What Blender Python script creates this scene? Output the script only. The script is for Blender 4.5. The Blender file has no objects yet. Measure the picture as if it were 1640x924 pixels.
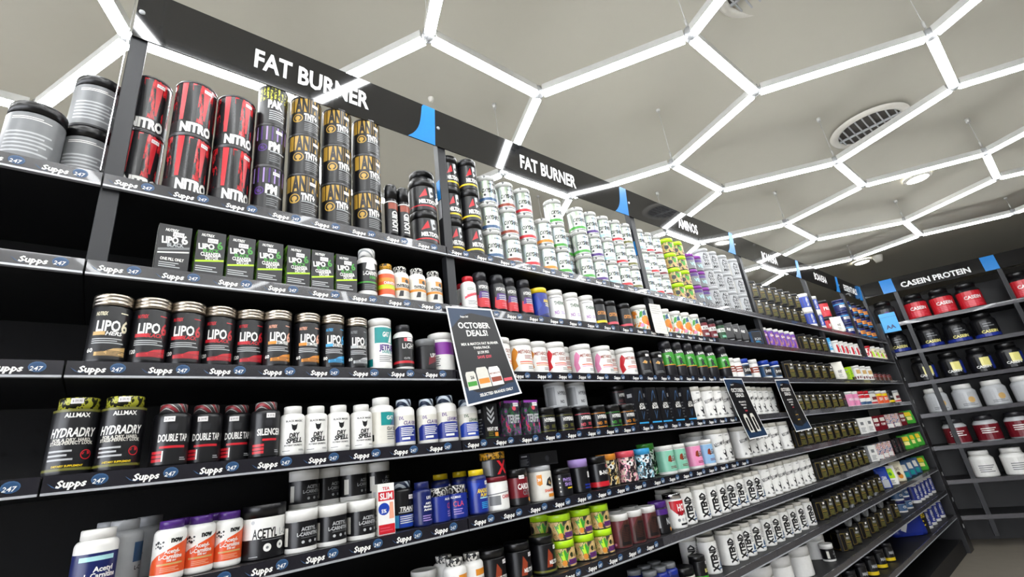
import bpy, bmesh, math, random
from mathutils import Vector

random.seed(7)
SC = bpy.context.scene
COL = SC.collection
PI = math.pi

# ------------------------------------------------------------------ camera
cam_d = bpy.data.cameras.new('camera')
cam_d.sensor_width = 36.0
cam_d.lens = 758.33 / 1640 * 36
cam_d.shift_x = -5.43 / 1640
cam_d.clip_start = 0.02
cam = bpy.data.objects.new('camera', cam_d)
COL.objects.link(cam)
cam.location = (0, -1.2712, 1.35)
cam.rotation_euler = tuple(math.radians(a) for a in (109.937, 6.9515, -39.3342))
SC.camera = cam

# ------------------------------------------------------------------ world, exposure
W = bpy.data.worlds.new('world')
SC.world = W
W.use_nodes = True
W.node_tree.nodes['Background'].inputs[0].default_value = (0.9, 0.93, 1.0, 1)
W.node_tree.nodes['Background'].inputs[1].default_value = 7.0
SC.view_settings.view_transform = 'Standard'
SC.view_settings.look = 'None'
SC.view_settings.gamma = 1.0
SC.view_settings.exposure = 0.25
SC.view_settings.use_curve_mapping = False
TUBE_POWER = 30.0      # emission of the hexagon tubes
DOWNLIGHT_POWER = 14.0

# ------------------------------------------------------------------ materials
def lin(c):
    return tuple((v / 12.92 if v <= 0.04045 else ((v + 0.055) / 1.055) ** 2.4) for v in c)

def rgb(h):
    return lin(tuple(int(h[i:i + 2], 16) / 255 for i in (0, 2, 4))) + (1,)

MATS = {}
def base_mat(name, color, rough=0.4, metal=0.0, spec=0.5, coat=0.0, bump=0.0, bscale=80, vary=0.06):
    m = bpy.data.materials.new(name)
    m.use_nodes = True
    nt = m.node_tree
    b = nt.nodes['Principled BSDF']
    b.inputs['Roughness'].default_value = rough
    b.inputs['Metallic'].default_value = metal
    b.inputs['Specular IOR Level'].default_value = spec
    b.inputs['Coat Weight'].default_value = coat
    tc = nt.nodes.new('ShaderNodeTexCoord')
    no = nt.nodes.new('ShaderNodeTexNoise')
    no.inputs['Scale'].default_value = bscale
    no.inputs['Detail'].default_value = 2
    nt.links.new(tc.outputs['Object'], no.inputs['Vector'])
    mx = nt.nodes.new('ShaderNodeMix')
    mx.data_type = 'RGBA'
    mx.inputs['A'].default_value = color
    mx.inputs['B'].default_value = tuple(c * (1 - vary * 2) for c in color[:3]) + (1,)
    nt.links.new(no.outputs['Fac'], mx.inputs['Factor'])
    nt.links.new(mx.outputs['Result'], b.inputs['Base Color'])
    if bump:
        bp = nt.nodes.new('ShaderNodeBump')
        bp.inputs['Strength'].default_value = bump
        bp.inputs['Distance'].default_value = 0.002
        nt.links.new(no.outputs['Fac'], bp.inputs['Height'])
        nt.links.new(bp.outputs['Normal'], b.inputs['Normal'])
    return m

def ramp_mat(name, stops, scale=(30, 30, 30), rough=0.35, kind='noise', detail=2, metal=0.0, hard=True):
    """a printed pattern: noise or wave through a colour ramp"""
    m = bpy.data.materials.new(name)
    m.use_nodes = True
    nt = m.node_tree
    b = nt.nodes['Principled BSDF']
    b.inputs['Roughness'].default_value = rough
    b.inputs['Metallic'].default_value = metal
    tc = nt.nodes.new('ShaderNodeTexCoord')
    mp = nt.nodes.new('ShaderNodeMapping')
    mp.inputs['Scale'].default_value = scale
    nt.links.new(tc.outputs['Object'], mp.inputs['Vector'])
    if kind == 'noise':
        tx = nt.nodes.new('ShaderNodeTexNoise'); tx.inputs['Scale'].default_value = 1; tx.inputs['Detail'].default_value = detail
        out = tx.outputs['Fac']
    elif kind == 'wave':
        tx = nt.nodes.new('ShaderNodeTexWave'); tx.bands_direction = 'DIAGONAL'; tx.inputs['Scale'].default_value = 1; tx.inputs['Distortion'].default_value = 1.5
        out = tx.outputs['Fac']
    else:
        tx = nt.nodes.new('ShaderNodeTexVoronoi'); tx.inputs['Scale'].default_value = 1
        out = tx.outputs['Distance']
    nt.links.new(mp.outputs['Vector'], tx.inputs['Vector'])
    rp = nt.nodes.new('ShaderNodeValToRGB')
    rp.color_ramp.interpolation = 'CONSTANT' if hard else 'LINEAR'
    el = rp.color_ramp.elements
    while len(el) < len(stops):
        el.new(0.5)
    for e, (p, c) in zip(el, stops):
        e.position = p
        e.color = rgb(c)
    nt.links.new(out, rp.inputs['Fac'])
    nt.links.new(rp.outputs['Color'], b.inputs['Base Color'])
    return m

PAL = dict(white='E9E8E4', offwhite='D9D6CC', black='0C0C0E', dark='111114', char='232327', grey='77797B', lgrey='B4B6B8', red='C4202C', dkred='6E1420', rust='8E3A22',
           orange='E2582A', amber='D98A2B', gold='B8923A', yellow='E8C91E', paleyel='E9E08A', lime='B5E61D', green='3F9A33', dkgreen='1F4A2A', olive='6B6A2A', teal='148C8C', mint='80BEA4',
           sky='3AA0D8', aqua='A9D8DC', blue='1C3FA4', royal='1C2E88', paleblue='8DB7DC', dimgold='8C7432', navy='15205A', bluegrey='3A5A80', purple='4A2478', violet='8A3A9E', lilac='A48AC8', pink='E58CB4', rose='D8505F', brown='4A2A22', choc='6E3238', tan='C9A56A', cream='E4DCC0', peach='E8A488',
           signblue='1B82D2', bladeblue='28A0E0', price='ECE8E8', posterblue='1B3350', spk='8E8C84', railblue='26486E', postgrey='262628')
def M(name):
    if name in MATS:
        return MATS[name]
    if name == 'steel':
        m = base_mat(name, rgb('B9B0A4'), 0.28, 1.0, bscale=40)
    elif name == 'chrome':
        m = base_mat(name, rgb('D8D8DA'), 0.15, 1.0)
    elif name == 'tinrim':
        m = base_mat(name, rgb('6A6A6C'), 0.3, 0.9)
    elif name == 'pearl':
        m = ramp_mat(name, [(0.3, 'B4BCB8'), (0.42, 'A3B49C'), (0.5, 'CCCEC9'), (0.58, 'AFA6BC'), (0.68, '9DB4BA')], (80, 80, 6), 0.3, metal=0.8, hard=False)
    elif name == 'nitro_ink':
        m = ramp_mat(name, [(0.0, '17171A'), (0.55, 'A81A22'), (0.6, 'D22A30'), (0.66, '2A2A2E')], (70, 70, 18), 0.25, detail=4)
    elif name == 'fruit':
        m = ramp_mat(name, [(0.0, '3A3A34'), (0.42, 'BE9C62'), (0.52, 'D2B27A'), (0.6, '5E8A2E'), (0.68, '8CB83A')], (55, 55, 40), 0.35, detail=3)
    elif name == 'tropics':
        m = ramp_mat(name, [(0.0, '7FA08C'), (0.42, 'DCE2D4'), (0.52, 'E2DED0'), (0.57, 'E08A26'), (0.66, 'D45A3A')], (45, 45, 30), 0.35, detail=3)
    elif name == 'jungle':
        m = ramp_mat(name, [(0.0, '1E1A22'), (0.44, '3E3448'), (0.5, '2E5A3A'), (0.56, '6A3A78'), (0.62, 'B03A4A'), (0.68, '2A222E')], (60, 60, 45), 0.3, detail=3)
    elif name == 'ink_bw':
        m = ramp_mat(name, [(0.0, '15161A'), (0.48, 'E0E0DE'), (0.55, '9AA0A4'), (0.6, '15161A')], (50, 50, 40), 0.3, detail=3)
    elif name == 'ink_gold':
        m = ramp_mat(name, [(0.0, '15161A'), (0.46, 'D8CFA8'), (0.53, 'C79A3A'), (0.6, '15161A')], (50, 50, 40), 0.3, detail=3)
    elif name == 'ink_pink':
        m = ramp_mat(name, [(0.0, '2A1A20'), (0.46, 'D8C8B8'), (0.53, 'D88AA0'), (0.6, '2A1A20')], (50, 50, 40), 0.3, detail=3)
    elif name == 'ink_blue':
        m = ramp_mat(name, [(0.0, '10202A'), (0.46, 'E0E8EA'), (0.53, '7ABBD0'), (0.6, '15242A')], (50, 50, 40), 0.3, detail=3)
    elif name == 'ink_green':
        m = ramp_mat(name, [(0.0, '10301A'), (0.46, 'E0EADF'), (0.53, '3A9A4A'), (0.6, '102A18')], (50, 50, 40), 0.3, detail=3)
    elif name == 'camo':
        m = ramp_mat(name, [(0.0, '141416'), (0.47, 'D8D6D0'), (0.56, '5A5A5C'), (0.62, '141416')], (75, 75, 75), 0.35)
    elif name == 'camo_gold':
        m = ramp_mat(name, [(0.0, '2A2008'), (0.45, 'D09A2A'), (0.58, '7A5A18')], (110, 110, 110), 0.35)
    elif name == 'camo_green':
        m = ramp_mat(name, [(0.0, '10180C'), (0.45, '7ABF3A'), (0.56, '1C2A12')], (70, 70, 70), 0.35)
    elif name == 'camo_yel':
        m = ramp_mat(name, [(0.0, '141608'), (0.45, 'B8B83A'), (0.58, '2A2C10')], (110, 110, 80), 0.35)
    elif name == 'stripe_red':
        m = ramp_mat(name, [(0.0, '38383A'), (0.35, 'B8B4B0'), (0.6, '38383A'), (0.8, '8A2A32')], (24, 24, 24), 0.35, 'wave')
    elif name == 'stripe_navy':
        m = ramp_mat(name, [(0.0, '16243C'), (0.6, 'B8C2CC')], (28, 28, 28), 0.35, 'wave')
    elif name == 'stripe_white':
        m = ramp_mat(name, [(0.0, 'D8D8D6'), (0.7, '8A8E90')], (30, 30, 30), 0.35, 'wave')
    elif name == 'dashlid':
        m = ramp_mat(name, [(0.0, 'B9BAB6'), (0.55, 'D0D0CC'), (0.62, '3A3E40')], (60, 60, 60), 0.3)
    elif name == 'violet_art':
        m = ramp_mat(name, [(0.0, '3A1C60'), (0.5, '6A3AA8'), (0.6, 'B07A6A'), (0.7, '2A1A3A')], (50, 50, 25), 0.35, hard=False)
    elif name == 'redwhite_art':
        m = ramp_mat(name, [(0.0, 'E6E2DC'), (0.5, 'C42A34'), (0.6, 'E6E2DC')], (40, 40, 20), 0.35)
    elif name == 'gold_lines':
        m = ramp_mat(name, [(0.0, '1C1B17'), (0.52, '605832'), (0.58, '1C1B17'), (0.66, '403E32')], (8, 8, 150), 0.35, detail=1)
    elif name == 'multi_art':
        m = ramp_mat(name, [(0.0, '2E4A7A'), (0.42, 'DADADA'), (0.5, 'B02A34'), (0.56, 'E0D8C8'), (0.62, '3A3A3E'), (0.7, 'D8A02A')], (60, 60, 60), 0.35, detail=2)
    elif name == 'shelf_black':
        m = base_mat(name, rgb('141416'), 0.5, bump=0.05, bscale=300)
    elif name == 'upright':
        m = base_mat(name, rgb('26272A'), 0.42, 0.2, bscale=300)
    elif name == 'rail':
        m = base_mat(name, rgb('201F26'), 0.22, 0.0, 0.7, coat=0.4, bscale=60, vary=0.15)
    elif name == 'rail_plain':
        m = base_mat(name, rgb('4A494E'), 0.25, 0.1, 0.8, coat=0.6, bscale=60, vary=0.15)
    elif name == 'rail_lip':
        m = base_mat(name, rgb('B8BABF'), 0.3, 0.3)
    elif name == 'sign_black':
        m = base_mat(name, rgb('151517'), 0.06, 0.0, 0.75, coat=0.3, vary=0.03)
    elif name == 'sign_white':
        m = base_mat(name, rgb('F0F0F0'), 0.35)
    elif name == 'wall':
        m = base_mat(name, rgb('CFC8B8'), 0.8, bump=0.1, bscale=60, vary=0.02)
    elif name == 'wall_dark':
        m = base_mat(name, rgb('45433F'), 0.8, bump=0.1, bscale=60, vary=0.02)
    elif name == 'ceiling':
        m = base_mat(name, rgb('C2BFB2'), 0.85, bump=0.06, bscale=14, vary=0.015)
    elif name == 'floor':
        m = base_mat(name, rgb('7E776C'), 0.45, bump=0.05, bscale=9, vary=0.1)
    elif name == 'clear':
        m = base_mat(name, rgb('E4E6E8'), 0.15)
        m.node_tree.nodes['Principled BSDF'].inputs['Transmission Weight'].default_value = 0.6
    elif name == 'pane':
        m = bpy.data.materials.new(name)
        m.use_nodes = True
        nt = m.node_tree
        tr = nt.nodes.new('ShaderNodeBsdfTransparent'); gl = nt.nodes.new('ShaderNodeBsdfGlossy'); mx = nt.nodes.new('ShaderNodeMixShader')
        gl.inputs['Roughness'].default_value = 0.03
        mx.inputs[0].default_value = 0.06
        nt.links.new(tr.outputs[0], mx.inputs[1]); nt.links.new(gl.outputs[0], mx.inputs[2])
        nt.links.new(mx.outputs[0], nt.nodes['Material Output'].inputs['Surface'])
    elif name == 'tube_back':
        m = base_mat(name, rgb('C4C4C0'), 0.4, 0.2)
    elif name == 'vent_dark':
        m = base_mat(name, rgb('4A4640'), 0.7)
    elif name in ('tube_glow', 'panel_glow', 'down_glow'):
        m = bpy.data.materials.new(name)
        m.use_nodes = True
        b = m.node_tree.nodes['Principled BSDF']
        b.inputs['Base Color'].default_value = (0.9, 0.9, 0.9, 1)
        col = {'tube_glow': (0.965, 0.985, 1.0, 1), 'panel_glow': (1.0, 0.96, 0.78, 1), 'down_glow': (1.0, 0.97, 0.9, 1)}[name]
        b.inputs['Emission Color'].default_value = col
        b.inputs['Emission Strength'].default_value = {'tube_glow': TUBE_POWER, 'panel_glow': 5.0, 'down_glow': DOWNLIGHT_POWER}[name]
    else:
        nm = name[:-2] if name.endswith('_m') else name
        m = base_mat(name, rgb(PAL[nm]), 0.55 if name.endswith('_m') else 0.32)
    m.name = name
    MATS[name] = m
    return m

# ------------------------------------------------------------------ mesh helpers
def to_obj(name, bm, mats, parent=None, sharp=35, smooth=True, loc=None):
    me = bm_mesh(name, bm, mats, sharp, smooth)
    return add(name, me, parent, loc)

def bm_mesh(name, bm, mats, sharp=35, smooth=True):
    if smooth:
        lim = math.radians(sharp)
        for f in bm.faces:
            f.smooth = True
        for e in bm.edges:
            if len(e.link_faces) == 2:
                e.smooth = e.calc_face_angle(0) < lim
            else:
                e.smooth = False
    me = bpy.data.meshes.new(name)
    bm.to_mesh(me)
    bm.free()
    for m in ([mats] if isinstance(mats, str) else mats):
        me.materials.append(M(m))
    return me

def add(name, me, parent=None, loc=None):
    o = bpy.data.objects.new(name, me)
    COL.objects.link(o)
    if parent is not None:
        o.parent = parent
    if loc is not None:
        o.location = loc
    return o

def thing(name, label, cat, loc=(0, 0, 0), rz=0.0, group=None):
    o = bpy.data.objects.new(name, None)
    o.empty_display_size = 0.02
    COL.objects.link(o)
    o.location = loc
    o.rotation_euler = (0, 0, rz)
    tag(o, label, cat, group)
    return o

def tag(o, label, cat=None, group=None, kind=None):
    o['label'] = label
    if cat: o['category'] = cat
    if group: o['group'] = group
    if kind: o['kind'] = kind
    return o

def box(bm, x0, y0, z0, x1, y1, z1, mi=0, bev=0.0):
    vs = [bm.verts.new((x, y, z)) for z in (z0, z1) for x, y in ((x0, y0), (x1, y0), (x1, y1), (x0, y1))]
    fs = [(0, 3, 2, 1), (4, 5, 6, 7), (0, 1, 5, 4), (1, 2, 6, 5), (2, 3, 7, 6), (3, 0, 4, 7)]
    new = []
    for f in fs:
        q = bm.faces.new([vs[i] for i in f]); q.material_index = mi; new.append(q)
    if bev:
        es = list({e for f in new for e in f.edges})
        r = bmesh.ops.bevel(bm, geom=es, offset=bev, segments=2, affect='EDGES', profile=0.6)
        for f in r['faces']: f.material_index = mi
    return new

def lathe(bm, prof, n=28, mi=0, ribs=0.0):
    """revolve (r, z) pairs about z; ribs>0 gives the wall fine vertical ridges"""
    rings = []
    for r, z in prof:
        if r < 1e-6:
            rings.append([bm.verts.new((0, 0, z))])
        else:
            rings.append([bm.verts.new(((r - (ribs if k % 2 else 0)) * math.sin(2 * PI * k / n), -(r - (ribs if k % 2 else 0)) * math.cos(2 * PI * k / n), z)) for k in range(n)])
    for a, b in zip(rings, rings[1:]):
        for k in range(n):
            k2 = (k + 1) % n
            if len(a) == 1 and len(b) == 1: continue
            if len(a) == 1: f = bm.faces.new([a[0], b[k2], b[k]])
            elif len(b) == 1: f = bm.faces.new([a[k], a[k2], b[0]])
            else: f = bm.faces.new([a[k], a[k2], b[k2], b[k]])
            f.material_index = mi

def cyl_between(bm, a, b, r, n=8, mi=0):
    a, b = Vector(a), Vector(b)
    d = (b - a).normalized()
    u = d.cross(Vector((0, 0, 1))) if abs(d.z) < 0.95 else d.cross(Vector((1, 0, 0)))
    u.normalize(); v = d.cross(u)
    A = [bm.verts.new(a + (u * math.cos(2 * PI * k / n) + v * math.sin(2 * PI * k / n)) * r) for k in range(n)]
    B = [bm.verts.new(b + (u * math.cos(2 * PI * k / n) + v * math.sin(2 * PI * k / n)) * r) for k in range(n)]
    for k in range(n):
        f = bm.faces.new([A[k], A[(k + 1) % n], B[(k + 1) % n], B[k]]); f.material_index = mi
    bm.faces.new(A[::-1]).material_index = mi
    bm.faces.new(B).material_index = mi

# ------------------------------------------------------------------ lettering
GLY = {}
def glyphs(txt, bold=0.02, shear=0.0, res=2):
    key = (txt, bold, shear, res)
    if key not in GLY:
        cu = bpy.data.curves.new('lettering', 'FONT')
        cu.body = txt; cu.size = 1.0; cu.resolution_u = res; cu.fill_mode = 'FRONT'; cu.offset = bold; cu.shear = shear
        o = bpy.data.objects.new('lettering', cu)
        me = o.to_mesh()
        vs = [(v.co.x, v.co.y) for v in me.vertices]
        fs = [tuple(p.vertices) for p in me.polygons]
        o.to_mesh_clear()
        bpy.data.objects.remove(o); bpy.data.curves.remove(cu)
        x0 = min(v[0] for v in vs); x1 = max(v[0] for v in vs)
        H = 0.70
        GLY[key] = ([((x - x0) / H, y / H) for x, y in vs], fs, (x1 - x0) / H)
    return GLY[key]

class Art:
    """flat print laid out in (s, t) metres, then wrapped on a cylinder or put on a plane"""
    def __init__(self, w, h, res=2):
        self.bm = bmesh.new(); self.w = w; self.h = h; self.mats = []; self.layer = 0; self.res = res
    def mi(self, c):
        if c not in self.mats: self.mats.append(c)
        return self.mats.index(c)
    def poly(self, pts, c, up=True):
        if up: self.layer += 1
        f = self.bm.faces.new([self.bm.verts.new((p[0], p[1], self.layer)) for p in pts])
        f.material_index = self.mi(c)
    def rect(self, a, b, c, d, col, up=True): self.poly([(a, b), (c, b), (c, d), (a, d)], col, up)
    def disc(self, x, y, r, col, n=16, ry=None):
        ry = ry or r
        self.poly([(x + r * math.cos(2 * PI * k / n), y + ry * math.sin(2 * PI * k / n)) for k in range(n)], col)
    def text(self, s, x, y, hh, col, maxw=None, rot=0, shear=0.0, bold=0.03, tilt=0.0):
        vs, fs, w = glyphs(s, bold, shear, self.res)
        k = hh; kx = hh
        if maxw and w * kx > maxw: kx = maxw / w
        self.layer += 1
        out = []
        for a, b in vs:
            px, py = (a - w / 2) * kx, (b - 0.5) * k
            if rot == 90: px, py = -py, px
            elif rot == -90: px, py = py, -px
            if tilt:
                c_, s_ = math.cos(tilt), math.sin(tilt); px, py = px * c_ - py * s_, px * s_ + py * c_
            out.append(self.bm.verts.new((x + px, y + py, self.layer)))
        m = self.mi(col)
        for f in fs:
            try:
                q = self.bm.faces.new([out[i] for i in f]); q.material_index = m
            except ValueError:
                pass
    def ops(self, ops, sx, sy):
        """ops in unit coordinates: u -1..1 across, v 0..1 up"""
        for o in ops:
            k = o[0]
            if k == 'r': self.rect(o[1] * sx, o[2] * sy, o[3] * sx, o[4] * sy, o[5])
            elif k == 'p': self.poly([(a * sx, b * sy) for a, b in o[1]], o[2])
            elif k == 'd': self.disc(o[1] * sx, o[2] * sy, o[3] * sy, o[4])
            elif k == 't':
                op = o[7] if len(o) > 7 else {}
                self.text(o[1], o[2] * sx, o[3] * sy, o[4] * sy, o[5], (o[6] * sx if not op.get('rot') else o[6] * sy), **op)
            elif k == 'l':
                _, a, b, c, d, n, col = o
                self.layer += 1
                for i in range(n):
                    y = (b + (d - b) * (i + 0.5) / n) * sy
                    hh = (d - b) * sy / n * 0.22
                    e = a + (c - a) * (0.72 + 0.28 * ((i * 7 + 3) % 5) / 4)
                    self.rect(a * sx, y - hh, e * sx, y + hh, col, False)
    def wrap(self, R, z0, step=0.2244, dz=0.00006):
        bm = self.bm
        lim = max(abs(v.co.x) for v in bm.verts)
        n = int(lim / (R * step)) + 1
        for k in range(-n, n + 1):
            bmesh.ops.bisect_plane(bm, geom=bm.verts[:] + bm.edges[:] + bm.faces[:], dist=1e-6, plane_co=(k * R * step, 0, 0), plane_no=(1, 0, 0))
        for v in bm.verts:
            s, t, l = v.co
            r = R + 0.0003 + l * dz
            v.co = (r * math.sin(s / R), -r * math.cos(s / R), z0 + t)
    def flat(self, fn, dz=0.00006):
        for v in self.bm.verts:
            s, t, l = v.co
            v.co = fn(s, t, 0.0003 + l * dz)
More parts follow.
